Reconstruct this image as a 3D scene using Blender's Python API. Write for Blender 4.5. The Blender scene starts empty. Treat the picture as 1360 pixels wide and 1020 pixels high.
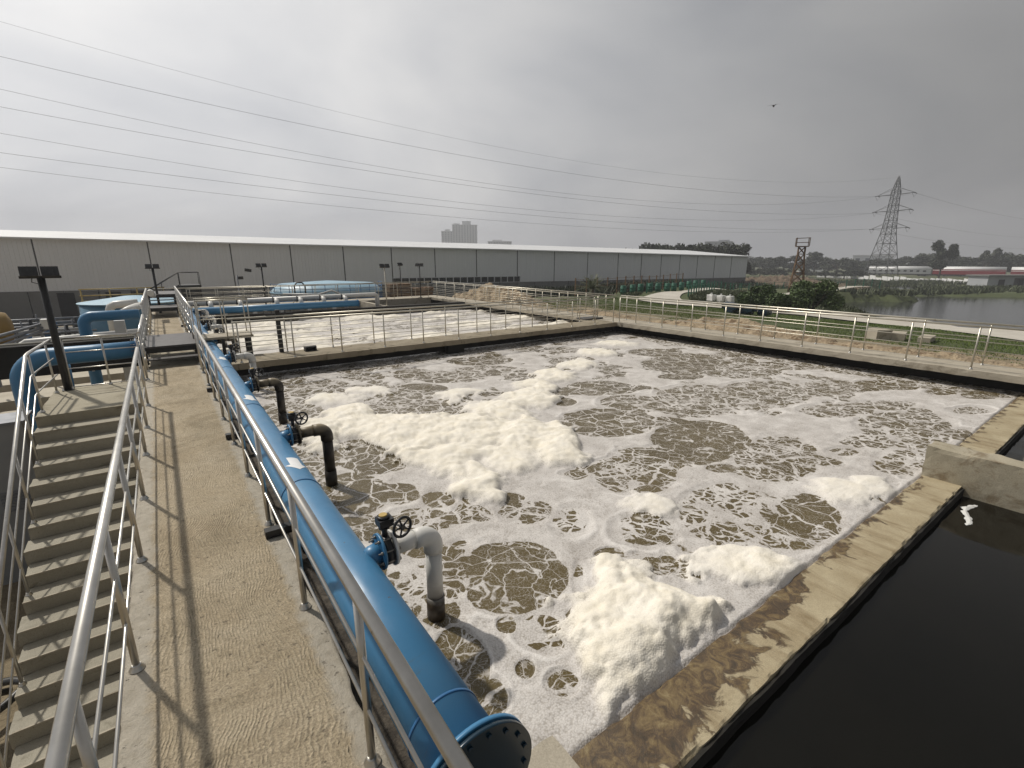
import bpy, math, random
import numpy as np
from mathutils import Vector, Matrix
random.seed(7); rng = np.random.default_rng(11)
S = bpy.context.scene
COL = S.collection
R = math.radians

# ---------------------------------------------------------------- camera, world, sun, exposure
cd = bpy.data.cameras.new('camera'); cam = bpy.data.objects.new('camera', cd); COL.objects.link(cam)
cam.location = (0, 0, 2.6); cam.rotation_euler = (R(90 - 14.63), 0, R(-36.02))
cd.sensor_width = 36; cd.lens = 16.73; cd.clip_start = 0.05; cd.clip_end = 3000
S.camera = cam
SUN_EL = 50.0; SUN_DIR = Vector((-0.36, 0.93, 0)).normalized()          # horizontal direction towards the sun
SUN = Vector((SUN_DIR.x * math.cos(R(SUN_EL)), SUN_DIR.y * math.cos(R(SUN_EL)), math.sin(R(SUN_EL))))
W = bpy.data.worlds.new('World'); S.world = W; W.use_nodes = True
nt = W.node_tree; nt.nodes.clear()
def N(t, **k):
    n = nt.nodes.new(t)
    for a, b in k.items(): setattr(n, a, b)
    return n
out = N('ShaderNodeOutputWorld'); bg = N('ShaderNodeBackground'); bg.inputs[1].default_value = 0.1
nt.links.new(bg.outputs[0], out.inputs[0])
tc = N('ShaderNodeTexCoord')
sky = N('ShaderNodeTexSky', sky_type='NISHITA', sun_disc=False, sun_elevation=R(SUN_EL), sun_rotation=math.atan2(SUN_DIR.x, SUN_DIR.y), dust_density=6.0, air_density=1.5)
dot = N('ShaderNodeVectorMath', operation='DOT_PRODUCT'); dot.inputs[1].default_value = SUN_DIR
nt.links.new(tc.outputs['Generated'], dot.inputs[0])
# hazy overcast: brightest on the side of the veiled sun, rising gently with height
mr = N('ShaderNodeMapRange'); mr.inputs[1].default_value = -0.3; mr.inputs[2].default_value = 1.0; mr.inputs[3].default_value = 0.0; mr.inputs[4].default_value = 1.0
nt.links.new(dot.outputs['Value'], mr.inputs[0])
sq = N('ShaderNodeMath', operation='POWER'); sq.inputs[1].default_value = 1.35; nt.links.new(mr.outputs[0], sq.inputs[0])
ml = N('ShaderNodeMath', operation='MULTIPLY_ADD'); ml.inputs[1].default_value = 4.7; ml.inputs[2].default_value = 1.3; nt.links.new(sq.outputs[0], ml.inputs[0])
sz0 = N('ShaderNodeSeparateXYZ'); nt.links.new(tc.outputs['Generated'], sz0.inputs[0])
hz1 = N('ShaderNodeMath', operation='MAXIMUM'); hz1.inputs[1].default_value = 0.0; nt.links.new(sz0.outputs[2], hz1.inputs[0])
hz2 = N('ShaderNodeMath', operation='MULTIPLY_ADD'); hz2.inputs[1].default_value = 0.16; hz2.inputs[2].default_value = 1.0; nt.links.new(hz1.outputs[0], hz2.inputs[0])
mm_ = N('ShaderNodeMath', operation='MULTIPLY'); nt.links.new(ml.outputs[0], mm_.inputs[0]); nt.links.new(hz2.outputs[0], mm_.inputs[1]); mr = mm_
# cloud sheet: project the direction on a high plane so that clouds flatten towards the horizon
sep = N('ShaderNodeSeparateXYZ'); nt.links.new(tc.outputs['Generated'], sep.inputs[0])
zz = N('ShaderNodeMath', operation='ADD'); zz.inputs[1].default_value = 0.42
ab = N('ShaderNodeMath', operation='ABSOLUTE'); nt.links.new(sep.outputs[2], ab.inputs[0]); nt.links.new(ab.outputs[0], zz.inputs[0])
dv = N('ShaderNodeVectorMath', operation='DIVIDE'); cb = N('ShaderNodeCombineXYZ')
for i in range(3): nt.links.new(zz.outputs[0], cb.inputs[i])
nt.links.new(tc.outputs['Generated'], dv.inputs[0]); nt.links.new(cb.outputs[0], dv.inputs[1])
n1 = N('ShaderNodeTexNoise'); n1.inputs['Scale'].default_value = 1.5; n1.inputs['Detail'].default_value = 7; n1.inputs['Roughness'].default_value = 0.5; n1.inputs['Distortion'].default_value = 0.4
nt.links.new(dv.outputs[0], n1.inputs['Vector'])
m2 = N('ShaderNodeMapRange'); m2.inputs[1].default_value = 0.3; m2.inputs[2].default_value = 0.72; m2.inputs[3].default_value = 0.81; m2.inputs[4].default_value = 1.19
nt.links.new(n1.outputs['Fac'], m2.inputs[0])
mu = N('ShaderNodeMath', operation='MULTIPLY'); nt.links.new(mr.outputs[0], mu.inputs[0]); nt.links.new(m2.outputs[0], mu.inputs[1])
ramp = N('ShaderNodeValToRGB'); ramp.color_ramp.elements[0].position = 0.3; ramp.color_ramp.elements[0].color = (0.965, 0.985, 1.035, 1)
ramp.color_ramp.elements[1].position = 0.62; ramp.color_ramp.elements[1].color = (1.0, 0.995, 0.995, 1)
nt.links.new(n1.outputs['Fac'], ramp.inputs[0])
gm = N('ShaderNodeVectorMath', operation='SCALE'); nt.links.new(ramp.outputs[0], gm.inputs[0]); nt.links.new(mu.outputs[0], gm.inputs['Scale'])
sk = N('ShaderNodeVectorMath', operation='SCALE'); sk.inputs['Scale'].default_value = 0.02; nt.links.new(sky.outputs[0], sk.inputs[0])
ad = N('ShaderNodeVectorMath', operation='ADD'); nt.links.new(gm.outputs[0], ad.inputs[0]); nt.links.new(sk.outputs[0], ad.inputs[1])
nt.links.new(ad.outputs[0], bg.inputs[0])
sl = bpy.data.lights.new('sun', 'SUN'); sl.energy = 2.3; sl.angle = R(1.6); sl.color = (1, 0.94, 0.84)
so = bpy.data.objects.new('sun', sl); COL.objects.link(so); so.rotation_euler = SUN.to_track_quat('Z', 'Y').to_euler(); so.location = (-20, 50, 60)
S.view_settings.view_transform = 'Standard'; S.view_settings.look = 'None'; S.view_settings.exposure = 0.55; S.view_settings.gamma = 1.0
S.view_settings.use_curve_mapping = False
S.render.engine = 'CYCLES'
S.cycles.volume_step_rate = 4; S.cycles.volume_max_steps = 64; S.cycles.volume_bounces = 0

# ---------------------------------------------------------------- numpy noise
def _h(i, j, k, s=0):
    n = (i.astype(np.int64) * 374761393 + j.astype(np.int64) * 668265263 + k.astype(np.int64) * 2147483647 + s * 974634777) & 0xffffffff
    n = ((n ^ (n >> 13)) * 1274126177) & 0xffffffff
    n = ((n ^ (n >> 16)) * 2246822519) & 0xffffffff
    return ((n ^ (n >> 15)) & 0xffffff) / float(0xffffff)
def vn(x, y, z=0.0, s=0):
    x = np.asarray(x, float); y = np.asarray(y, float); z = np.zeros_like(x) + z
    i, j, k = np.floor(x), np.floor(y), np.floor(z); u, v, w = x - i, y - j, z - k
    u = u * u * (3 - 2 * u); v = v * v * (3 - 2 * v); w = w * w * (3 - 2 * w); r = 0
    for a in (0, 1):
        for b in (0, 1):
            for c in (0, 1):
                r = r + _h(i + a, j + b, k + c, s) * (u if a else 1 - u) * (v if b else 1 - v) * (w if c else 1 - w)
    return r
def fbm(x, y, z=0.0, o=4, s=0, g=0.5):
    t = 0; a = 1; m = 0
    for q in range(o):
        t = t + a * vn(x * 2 ** q + 17.3 * q, y * 2 ** q - 9.1 * q, z * 2 ** q, s + q); m += a; a *= g
    return t / m
def worley(x, y, s=0):
    i, j = np.floor(x), np.floor(y); d1 = np.full(x.shape, 9.0); z0 = np.zeros_like(i)
    for a in (-1, 0, 1):
        for b in (-1, 0, 1):
            px = i + a + _h(i + a, j + b, z0, s); py = j + b + _h(i + a, j + b, z0, s + 5)
            d1 = np.minimum(d1, (px - x) ** 2 + (py - y) ** 2)
    return np.sqrt(d1)

# ---------------------------------------------------------------- materials
MATS = {}
class NT:
    def __init__(s, name):
        s.m = bpy.data.materials.new(name); s.m.use_nodes = True; s.t = s.m.node_tree; s.b = s.t.nodes['Principled BSDF']; s.tc = s.n('ShaderNodeTexCoord')
    def n(s, t, ins=None, **k):
        n = s.t.nodes.new(t)
        for a, b in k.items(): setattr(n, a, b)
        for a, b in (ins or {}).items(): s.set(n, a, b)
        return n
    def set(s, n, a, b):
        if isinstance(b, bpy.types.NodeSocket): s.t.links.new(b, n.inputs[a])
        else: n.inputs[a].default_value = b
    def noise(s, scale, detail=4, rough=0.55, dist=0, vec=None, w=None):
        n = s.n('ShaderNodeTexNoise', {'Scale': scale, 'Detail': detail, 'Roughness': rough, 'Distortion': dist})
        s.t.links.new(vec if vec is not None else s.tc.outputs['Object'], n.inputs['Vector']); return n.outputs['Fac']
    def ramp(s, fac, stops):
        r = s.n('ShaderNodeValToRGB'); e = r.color_ramp.elements
        while len(e) > 1: e.remove(e[0])
        for i, (p, c) in enumerate(stops):
            q = e[0] if i == 0 else e.new(p)
            q.position = p; q.color = (c, c, c, 1) if isinstance(c, (int, float)) else (*c, 1)
        s.t.links.new(fac, r.inputs[0]); return r.outputs[0]
    def mix(s, f, a, b, mode='MIX'):
        n = s.n('ShaderNodeMix', data_type='RGBA', blend_type=mode)
        for i, v in ((0, f), (6, a), (7, b)):
            if isinstance(v, bpy.types.NodeSocket): s.t.links.new(v, n.inputs[i])
            else: n.inputs[i].default_value = v if i == 0 else (*v, 1)
        return n.outputs[2]
    def math(s, op, a, b=0.0, c=None):
        n = s.n('ShaderNodeMath', {0: a, 1: b}, operation=op)
        if c is not None: s.set(n, 2, c)
        return n.outputs[0]
    def bump(s, h, strength=0.3, dist=0.02, nrm=None):
        n = s.n('ShaderNodeBump', {'Height': h, 'Strength': strength, 'Distance': dist})
        if nrm is not None: s.t.links.new(nrm, n.inputs['Normal'])
        return n.outputs[0]
    def out(s, **k):
        for a, b in k.items(): 
            a = a.replace('_', ' ')
            if isinstance(b, tuple) and len(b) == 3: b = (*b, 1)
            s.set(s.b, a, b)
        return s.m
def simple(name, c1, c2, scale=3.0, rough=0.6, metal=0.0, bs=0.0, bscale=40.0, bd=0.01, spots=None, **k):
    t = NT(name); f = t.ramp(t.noise(scale, 6, 0.6), [(0.32, c1), (0.68, c2)])
    if spots: f = t.mix(t.ramp(t.noise(spots[0], 5, 0.65), [(spots[1], 0.0), (spots[1] + 0.05, 1.0)]), f, spots[2])
    kw = dict(Base_Color=f, Roughness=rough, Metallic=metal); kw.update(k)
    if bs: kw['Normal'] = t.bump(t.noise(bscale, 6, 0.6), bs, bd)
    MATS[name] = t.out(**kw); return MATS[name]

STEEL = simple('stainless_steel', (0.50, 0.48, 0.44), (0.62, 0.60, 0.56), 6, 0.33, 0.95, spots=(14, 0.66, (0.32, 0.29, 0.24)))
STEELW = simple('weathered_rail_steel', (0.48, 0.45, 0.38), (0.58, 0.55, 0.47), 4, 0.38, 0.75, spots=(10, 0.62, (0.36, 0.31, 0.22)))
def blue_mat():
    t = NT('blue_pipe_paint'); ob = t.tc.outputs['Object']; c = t.ramp(t.noise(1.6, 6, 0.6), [(0.32, (0.04, 0.165, 0.32)), (0.68, (0.056, 0.205, 0.38))])
    c = t.mix(t.ramp(t.noise(3.5, 8, 0.7, 0.5), [(0.5, 0.0), (0.75, 0.14)]), c, (0.13, 0.20, 0.26))
    drip = t.noise(5, 6, 0.7, 0, vec=t.n('ShaderNodeMapping', {'Vector': ob, 'Scale': (1.0, 4.0, 0.6)}).outputs[0]); c = t.mix(t.ramp(drip, [(0.62, 0.0), (0.72, 0.4)]), c, (0.09, 0.13, 0.16))
    c = t.mix(t.ramp(t.noise(30, 4, 0.65), [(0.735, 0.0), (0.75, 1.0)]), c, (0.045, 0.03, 0.02)); c = t.mix(t.ramp(t.noise(17, 3, 0.6, vec=t.n('ShaderNodeMapping', {'Vector': ob, 'Location': (7, 3, 1)}).outputs[0]), [(0.74, 0.0), (0.76, 1.0)]), c, (0.10, 0.085, 0.06))
    return t.out(Base_Color=c, Roughness=t.ramp(t.noise(4, 5, 0.6), [(0.3, 0.32), (0.7, 0.5)]), Normal=t.bump(t.noise(3, 4, 0.5), 0.12, 0.02))
BLUE = blue_mat()
BLUED = simple('deep_blue_paint', (0.02, 0.09, 0.22), (0.03, 0.13, 0.29), 2.5, 0.4, 0, spots=(9, 0.7, (0.06, 0.10, 0.15)))
BLUEL = simple('light_blue_roof_paint', (0.20, 0.36, 0.48), (0.28, 0.44, 0.55), 1.2, 0.45)
BLUET = simple('faded_blue_tank_paint', (0.06, 0.17, 0.27), (0.09, 0.22, 0.32), 1.0, 0.5)
NAVY = simple('dark_gasket_navy', (0.004, 0.02, 0.035), (0.006, 0.028, 0.05), 6, 0.25)
WHITEP = simple('white_pvc_pipe', (0.58, 0.57, 0.54), (0.68, 0.67, 0.64), 4, 0.4, 0, spots=(5, 0.66, (0.42, 0.39, 0.33)))
PAINTW = simple('white_marking_paint', (0.74, 0.75, 0.75), (0.8, 0.8, 0.8), 9, 0.5)
BLACK = simple('black_painted_steel', (0.008, 0.008, 0.009), (0.018, 0.017, 0.016), 8, 0.45, 0)
BLACKP = simple('walkway_plate_steel', (0.05, 0.045, 0.045), (0.085, 0.08, 0.078), 5, 0.5, 0.2, 0.3, 60, 0.004)
CAST = simple('cast_iron_valve', (0.012, 0.014, 0.018), (0.03, 0.03, 0.032), 20, 0.4, 0.3)
YELLOW = simple('yellow_handrail_paint', (0.42, 0.29, 0.08), (0.5, 0.36, 0.12), 5, 0.5)
OCHRE = simple('ochre_tank_paint', (0.22, 0.14, 0.03), (0.28, 0.18, 0.05), 2, 0.6)
GREYST = simple('grey_galvanised_steel', (0.16, 0.17, 0.19), (0.24, 0.25, 0.27), 5, 0.5, 0.4)
GREYCAB = simple('grey_cabinet_panel', (0.22, 0.23, 0.24), (0.28, 0.285, 0.29), 1.5, 0.6)
BOLT = simple('bolt_steel', (0.16, 0.15, 0.14), (0.26, 0.25, 0.23), 30, 0.4, 0.8)
GREEN = simple('green_drum_plastic', (0.008, 0.085, 0.05), (0.012, 0.12, 0.07), 4, 0.5)
RUST = simple('rusty_brown_steel', (0.10, 0.055, 0.025), (0.19, 0.11, 0.05), 6, 0.8)
PYL = simple('galvanised_pylon_steel', (0.10, 0.105, 0.11), (0.15, 0.155, 0.16), 2, 0.6, 0.3)
WIRE = simple('overhead_cable', (0.10, 0.10, 0.105), (0.13, 0.13, 0.135), 1, 0.6)
GLASSW = simple('dark_window_glass', (0.012, 0.013, 0.015), (0.03, 0.03, 0.032), 0.8, 0.2)
VOID = simple('dark_opening_interior', (0.008, 0.008, 0.008), (0.02, 0.018, 0.016), 1, 0.9)
BARK = simple('tree_bark', (0.06, 0.045, 0.03), (0.11, 0.085, 0.06), 8, 0.9)
LAMPB = simple('floodlight_housing', (0.02, 0.02, 0.022), (0.05, 0.05, 0.05), 10, 0.4)
LAMPG = simple('floodlight_reflector', (0.35, 0.35, 0.34), (0.45, 0.45, 0.44), 5, 0.25, 0.3)
RED = simple('red_coach_paint', (0.22, 0.012, 0.018), (0.28, 0.02, 0.03), 0.5, 0.5)
COACHG = simple('grey_coach_paint', (0.26, 0.27, 0.28), (0.36, 0.37, 0.38), 0.4, 0.5)
COACHR = simple('white_coach_roof', (0.62, 0.62, 0.62), (0.72, 0.72, 0.72), 0.3, 0.5)
BWHITE = simple('far_white_render', (0.74, 0.74, 0.75), (0.8, 0.8, 0.8), 0.1, 0.8)
BGREY = simple('far_grey_render', (0.30, 0.31, 0.33), (0.38, 0.39, 0.41), 0.2, 0.8)
SACK = simple('white_woven_sack', (0.55, 0.55, 0.53), (0.7, 0.7, 0.68), 3, 0.8, 0, 0.4, 9, 0.05)
SLAB = simple('precast_slab_concrete', (0.36, 0.32, 0.25), (0.46, 0.42, 0.34), 1.0, 0.85, 0, 0.2, 25, 0.01)
BIRD = simple('dark_bird_plumage', (0.03, 0.025, 0.02), (0.06, 0.05, 0.04), 8, 0.8)
FLOWMK = PAINTW

def concrete(name, c1, c2, dark=(0.12, 0.10, 0.07), th=0.6, scale=1.4, bs=0.35, bdist=0.006, grain=90, streak=None):
    t = NT(name); a = t.ramp(t.noise(scale, 8, 0.62), [(0.3, c1), (0.7, c2)])
    a = t.mix(t.ramp(t.noise(scale * 1.7, 7, 0.7, 0.6), [(th, 0.0), (th + 0.12, 0.75)]), a, dark)
    g = t.noise(grain, 3, 0.7); a = t.mix(0.5, a, t.ramp(g, [(0.3, 0.35), (0.75, 1.0)]), 'MULTIPLY')
    pits = t.ramp(t.noise(38, 2, 0.5), [(0.27, 0.0), (0.31, 1.0)]); a = t.mix(t.math('MULTIPLY', t.math('SUBTRACT', 1.0, pits), 0.6), a, dark)
    h = t.math('ADD', t.math('MULTIPLY', g, 0.5), t.math('MULTIPLY', pits, 0.5)); h = t.math('ADD', h, t.noise(12, 5, 0.6))
    MATS[name] = t.out(Base_Color=a, Roughness=0.9, Normal=t.bump(h, bs, bdist)); return MATS[name]
CONC = concrete('coping_concrete', (0.39, 0.345, 0.27), (0.52, 0.47, 0.38), (0.17, 0.14, 0.09), 0.56)
BEAMC = concrete('warm_beam_concrete', (0.27, 0.225, 0.155), (0.39, 0.335, 0.245), (0.14, 0.11, 0.06), 0.54)
CONCW = concrete('cross_wall_concrete', (0.36, 0.32, 0.235), (0.50, 0.45, 0.345), (0.20, 0.145, 0.08), 0.50, 1.8)
STAIRC = concrete('stair_concrete', (0.31, 0.285, 0.225), (0.43, 0.40, 0.325), (0.14, 0.125, 0.09), 0.6, 1.2, 0.2)
STAIRD = concrete('landing_concrete', (0.32, 0.285, 0.21), (0.43, 0.39, 0.295), (0.15, 0.12, 0.07), 0.55, 1.0, 0.25)
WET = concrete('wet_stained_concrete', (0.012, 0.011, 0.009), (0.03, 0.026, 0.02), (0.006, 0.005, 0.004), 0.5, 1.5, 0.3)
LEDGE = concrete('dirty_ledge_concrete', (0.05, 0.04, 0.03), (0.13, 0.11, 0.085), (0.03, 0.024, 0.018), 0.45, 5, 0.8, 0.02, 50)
MASON = concrete('plinth_concrete', (0.16, 0.16, 0.155), (0.23, 0.23, 0.22), (0.09, 0.088, 0.08), 0.58, 0.12, 0.1)

def deck_mat():
    t = NT('broomed_sandy_concrete'); ob = t.tc.outputs['Object']
    base = t.ramp(t.noise(1.1, 8, 0.65, 0.3), [(0.3, (0.42, 0.335, 0.22)), (0.5, (0.51, 0.42, 0.29)), (0.72, (0.57, 0.485, 0.355))])
    dirt = t.ramp(t.noise(0.9, 8, 0.72, 0.8), [(0.50, 0.0), (0.66, 0.75)]); base = t.mix(dirt, base, (0.27, 0.215, 0.13))
    # broom strokes: many fine ridges whose phase swings slowly so that they arc
    sp = t.n('ShaderNodeSeparateXYZ'); t.t.links.new(ob, sp.inputs[0])
    wn = t.n('ShaderNodeTexNoise', {'Vector': ob, 'Scale': 2.3, 'Detail': 4.0}).outputs['Color']; ws = t.n('ShaderNodeVectorMath', {0: wn, 'Scale': 0.45}, operation='SCALE').outputs[0]
    pv = t.n('ShaderNodeVectorMath', {0: t.n('ShaderNodeMapping', {'Vector': ob, 'Scale': (1.0, 0.40, 0.0)}).outputs[0], 1: ws}, operation='ADD').outputs[0]
    dc = t.n('ShaderNodeTexVoronoi', {'Vector': pv, 'Scale': 1.25, 'Smoothness': 0.25}, feature='SMOOTH_F1').outputs['Distance']
    jit = t.noise(20, 3, 0.6); lw = t.noise(0.85, 3, 0.45, vec=t.n('ShaderNodeMapping', {'Vector': ob, 'Scale': (1.0, 0.9, 1.0)}).outputs[0])
    ph = t.math('ADD', t.math('MULTIPLY', sp.outputs[0], 250.0), t.math('MULTIPLY', lw, 190.0)); ph = t.math('ADD', ph, t.math('MULTIPLY', jit, 9.0))
    st = t.math('SINE', ph); st = t.math('MULTIPLY_ADD', st, 0.5, 0.5); st = t.math('POWER', st, 1.6); st = t.math('MULTIPLY', st, t.ramp(t.noise(11, 4, 0.6), [(0.35, 0.3), (0.6, 1.15)]))
    msk = t.ramp(t.noise(1.9, 4, 0.6), [(0.36, 0.12), (0.50, 1.0)]); ex = t.math('ABSOLUTE', t.math('SUBTRACT', sp.outputs[0], 0.04)); edge = t.ramp(t.math('ADD', ex, t.math('MULTIPLY', t.noise(6, 4, 0.6), 0.16)), [(0.50, 1.0), (0.56, 0.0)])
    msk = t.math('MULTIPLY', msk, edge); st = t.math('MULTIPLY', st, msk)
    g = t.noise(75, 4, 0.8); gr = t.noise(22, 6, 0.75)
    col = t.mix(t.math('MULTIPLY', st, 0.22), base, (0.68, 0.59, 0.44)); col = t.mix(0.8, col, t.ramp(g, [(0.32, 0.34), (0.68, 1.3)]), 'MULTIPLY'); col = t.mix(0.6, col, t.ramp(gr, [(0.32, 0.6), (0.68, 1.12)]), 'MULTIPLY')
    ed = t.math('SUBTRACT', 1.0, edge); col = t.mix(t.math('MULTIPLY', ed, 0.75), col, t.ramp(t.noise(9, 6, 0.7), [(0.3, (0.34, 0.31, 0.255)), (0.6, (0.50, 0.465, 0.40))]))
    pit = t.ramp(t.noise(22, 3, 0.6), [(0.30, 0.0), (0.35, 1.0)]); col = t.mix(t.math('MULTIPLY', t.math('SUBTRACT', 1.0, pit), 0.55), col, (0.13, 0.11, 0.08))
    h = t.math('ADD', t.math('MULTIPLY', st, 0.9), t.math('MULTIPLY', g, 1.7)); h = t.math('ADD', h, t.math('MULTIPLY', gr, 1.6)); h = t.math('ADD', h, t.math('MULTIPLY', pit, 1.0))
    return t.out(Base_Color=col, Roughness=0.95, Normal=t.bump(h, 0.95, 0.008))
DECK = deck_mat()

def weir_mat():
    t = NT('stained_weir_concrete'); ob = t.tc.outputs['Object']
    sp = t.n('ShaderNodeSeparateXYZ'); t.t.links.new(ob, sp.inputs[0]); x = sp.outputs[0]; y = sp.outputs[1]
    base = t.ramp(t.noise(2.2, 8, 0.65), [(0.3, (0.33, 0.265, 0.16)), (0.7, (0.50, 0.43, 0.29))])
    streak = t.noise(3.0, 6, 0.65, 0.5, vec=t.n('ShaderNodeMapping', {'Vector': ob, 'Scale': (1.6, 0.35, 1)}).outputs[0])
    base = t.mix(t.ramp(streak, [(0.5, 0.0), (0.7, 0.65)]), base, (0.17, 0.11, 0.045))
    # brown scum next to the water, strong where foam has spilled over (x below 4.5), thin further on
    mx = t.n('ShaderNodeMapRange', {'Value': x, 1: 2.6, 2: 5.2, 3: 0.40, 4: 0.02}).outputs[0]
    yy = t.n('ShaderNodeMapRange', {'Value': y, 1: 1.20, 2: 1.68, 3: 0.0, 4: 0.52}).outputs[0]
    nz = t.noise(4.2, 8, 0.62, 0.7); sc = t.math('ADD', t.math('ADD', yy, mx), t.math('MULTIPLY', t.math('SUBTRACT', nz, 0.5), 1.2))
    m1 = t.ramp(sc, [(0.50, 0.0), (0.53, 1.0)]); n2 = t.noise(7, 8, 0.7, 1.3)
    scum = t.ramp(n2, [(0.35, (0.028, 0.018, 0.011)), (0.47, (0.085, 0.05, 0.024)), (0.58, (0.19, 0.13, 0.055)), (0.72, (0.30, 0.235, 0.12))])
    col = t.mix(t.math('MULTIPLY', m1, 0.92), base, scum)
    rim = t.ramp(sc, [(0.455, 0.0), (0.51, 0.8), (0.56, 0.0)]); col = t.mix(t.math('MULTIPLY', rim, 0.6), col, (0.06, 0.038, 0.02))
    g = t.noise(120, 3, 0.7); col = t.mix(0.55, col, t.ramp(g, [(0.3, 0.45), (0.7, 1.05)]), 'MULTIPLY')
    h = t.math('ADD', g, t.math('MULTIPLY', t.noise(14, 5, 0.6), 1.4)); h = t.math('ADD', h, t.math('MULTIPLY', m1, -0.4)); h = t.math('ADD', h, t.math('MULTIPLY', t.math('MULTIPLY', n2, m1), 1.5))
    return t.out(Base_Color=col, Roughness=t.math('MULTIPLY_ADD', m1, -0.35, 0.92), Normal=t.bump(h, 0.5, 0.008))
WEIR = weir_mat()

def foam_mat():
    t = NT('aerated_sludge_foam'); ob = t.tc.outputs['Object']
    H = t.n('ShaderNodeAttribute', attribute_name='hole').outputs['Fac']; V = t.n('ShaderNodeAttribute', attribute_name='vein').outputs['Fac']; M = t.n('ShaderNodeAttribute', attribute_name='mound').outputs['Fac']; TH = t.n('ShaderNodeAttribute', attribute_name='thick').outputs['Fac']
    wn = t.n('ShaderNodeTexNoise', {'Vector': ob, 'Scale': 3.2, 'Detail': 3.0, 'Roughness': 0.5}).outputs['Color']
    wv = t.n('ShaderNodeVectorMath', {0: wn, 1: (0.5, 0.5, 0.5)}, operation='SUBTRACT').outputs[0]
    ws = t.n('ShaderNodeVectorMath', {0: wv, 'Scale': 0.26}, operation='SCALE').outputs[0]
    p = t.n('ShaderNodeVectorMath', {0: ob, 1: ws}, operation='ADD').outputs[0]
    flat = t.n('ShaderNodeMapping', {'Vector': p, 'Scale': (1, 1, 0)}).outputs[0]
    def vor(scale, feat='DISTANCE_TO_EDGE'):
        n = t.n('ShaderNodeTexVoronoi', {'Vector': flat, 'Scale': scale, 'Randomness': 1.0}, feature=feat); return n.outputs['Distance']
    e1 = vor(2.5); e2 = vor(7.0); e3 = vor(21.0)
    rn = t.n('ShaderNodeSeparateColor', {'Color': t.n('ShaderNodeTexVoronoi', {'Vector': flat, 'Scale': 2.5}).outputs['Color']}).outputs[0]
    rn2 = t.n('ShaderNodeSeparateColor', {'Color': t.n('ShaderNodeTexVoronoi', {'Vector': flat, 'Scale': 7.0}).outputs['Color']}).outputs[1]
    nf = t.noise(5, 4, 0.55)
    hole = t.math('ADD', H, t.math('MULTIPLY', t.math('SUBTRACT', nf, 0.5), 0.16)); hole = t.math('SUBTRACT', hole, t.math('MULTIPLY', t.math('MULTIPLY', rn, V), 0.20)); hole = t.math('SUBTRACT', hole, t.math('MULTIPLY', t.math('MULTIPLY', rn2, V), 0.16))
    hm = t.ramp(hole, [(0.0, 0.0), (0.02, 1.0)])
    nm = t.noise(1.7, 4, 0.6); nq = t.noise(4.1, 4, 0.6); nr = t.noise(7.5, 3, 0.6)
    def ridge(sc, w, off, dist):
        n = t.noise(sc, 4, 0.5, dist, vec=t.n('ShaderNodeVectorMath', {0: flat, 1: (off, off * .7, 0)}, operation='ADD').outputs[0]); d = t.math('ABSOLUTE', t.math('SUBTRACT', n, 0.5))
        return t.ramp(t.math('SUBTRACT', d, w), [(0.0, 0.0), (0.008, 1.0)])
    w1 = t.math('MULTIPLY', t.math('MULTIPLY_ADD', V, 0.10, -0.012), t.math('MULTIPLY_ADD', nq, 3.4, -0.95)); v1 = t.ramp(t.math('SUBTRACT', e1, w1), [(0.0, 0.0), (0.012, 1.0)])
    w2 = t.math('SUBTRACT', t.math('MULTIPLY', t.math('MULTIPLY', nm, nq), t.math('MULTIPLY_ADD', V, 0.72, 0.0)), 0.085); v2 = t.ramp(t.math('SUBTRACT', e2, w2), [(0.0, 0.0), (0.018, 1.0)])
    w3 = t.math('MULTIPLY', t.math('MULTIPLY_ADD', nr, 0.34, -0.20), t.math('MULTIPLY_ADD', V, 1.5, 0.1)); v3 = t.ramp(t.math('SUBTRACT', e3, w3), [(0.0, 0.35), (0.04, 1.0)])
    r1 = ridge(1.8, t.math('MULTIPLY_ADD', nr, 0.024, -0.007), 3.0, 0.5); r2 = t.math('MAXIMUM', ridge(3.0, t.math('MULTIPLY_ADD', nm, 0.05, -0.027), 9.0, 0.3), 0.45); r3 = t.math('MAXIMUM', ridge(7.0, t.math('MULTIPLY_ADD', nq, 0.09, -0.052), 5.0, 0.3), 0.7)
    br = t.math('MULTIPLY', t.math('MULTIPLY', hm, v1), t.math('MULTIPLY', v2, v3)); br = t.math('MULTIPLY', br, t.math('MULTIPLY', t.math('MULTIPLY', r1, r2), r3))
    fleck = t.ramp(t.noise(60, 4, 0.75), [(0.56, 1.0), (0.68, 0.6)]); br = t.math('MULTIPLY', br, fleck)
    bub = t.n('ShaderNodeTexVoronoi', {'Vector': ob, 'Scale': 62.0}).outputs['Distance']; bub2 = t.n('ShaderNodeTexVoronoi', {'Vector': ob, 'Scale': 150.0}).outputs['Distance']
    thin = t.ramp(t.noise(2.6, 6, 0.65, 0.4), [(0.28, 0.0), (0.66, 1.0)]); thin = t.math('MAXIMUM', t.math('MULTIPLY', thin, 0.75), t.math('MAXIMUM', M, TH))
    thin = t.math('MINIMUM', thin, 1.0)
    foam = t.mix(thin, (0.42, 0.395, 0.375), (0.73, 0.705, 0.68))
    foam = t.mix(t.math('MINIMUM', t.math('MULTIPLY', M, 1.3), 1.0), foam, t.ramp(t.noise(5, 6, 0.65), [(0.3, (0.74, 0.685, 0.57)), (0.7, (0.85, 0.81, 0.73))]))
    gap = t.ramp(bub, [(0.45, 0.0), (0.85, 1.0)]); gi = t.math('MULTIPLY', gap, t.math('MULTIPLY_ADD', thin, -0.75, 0.85)); foam = t.mix(gi, foam, (0.24, 0.21, 0.175))
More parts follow.
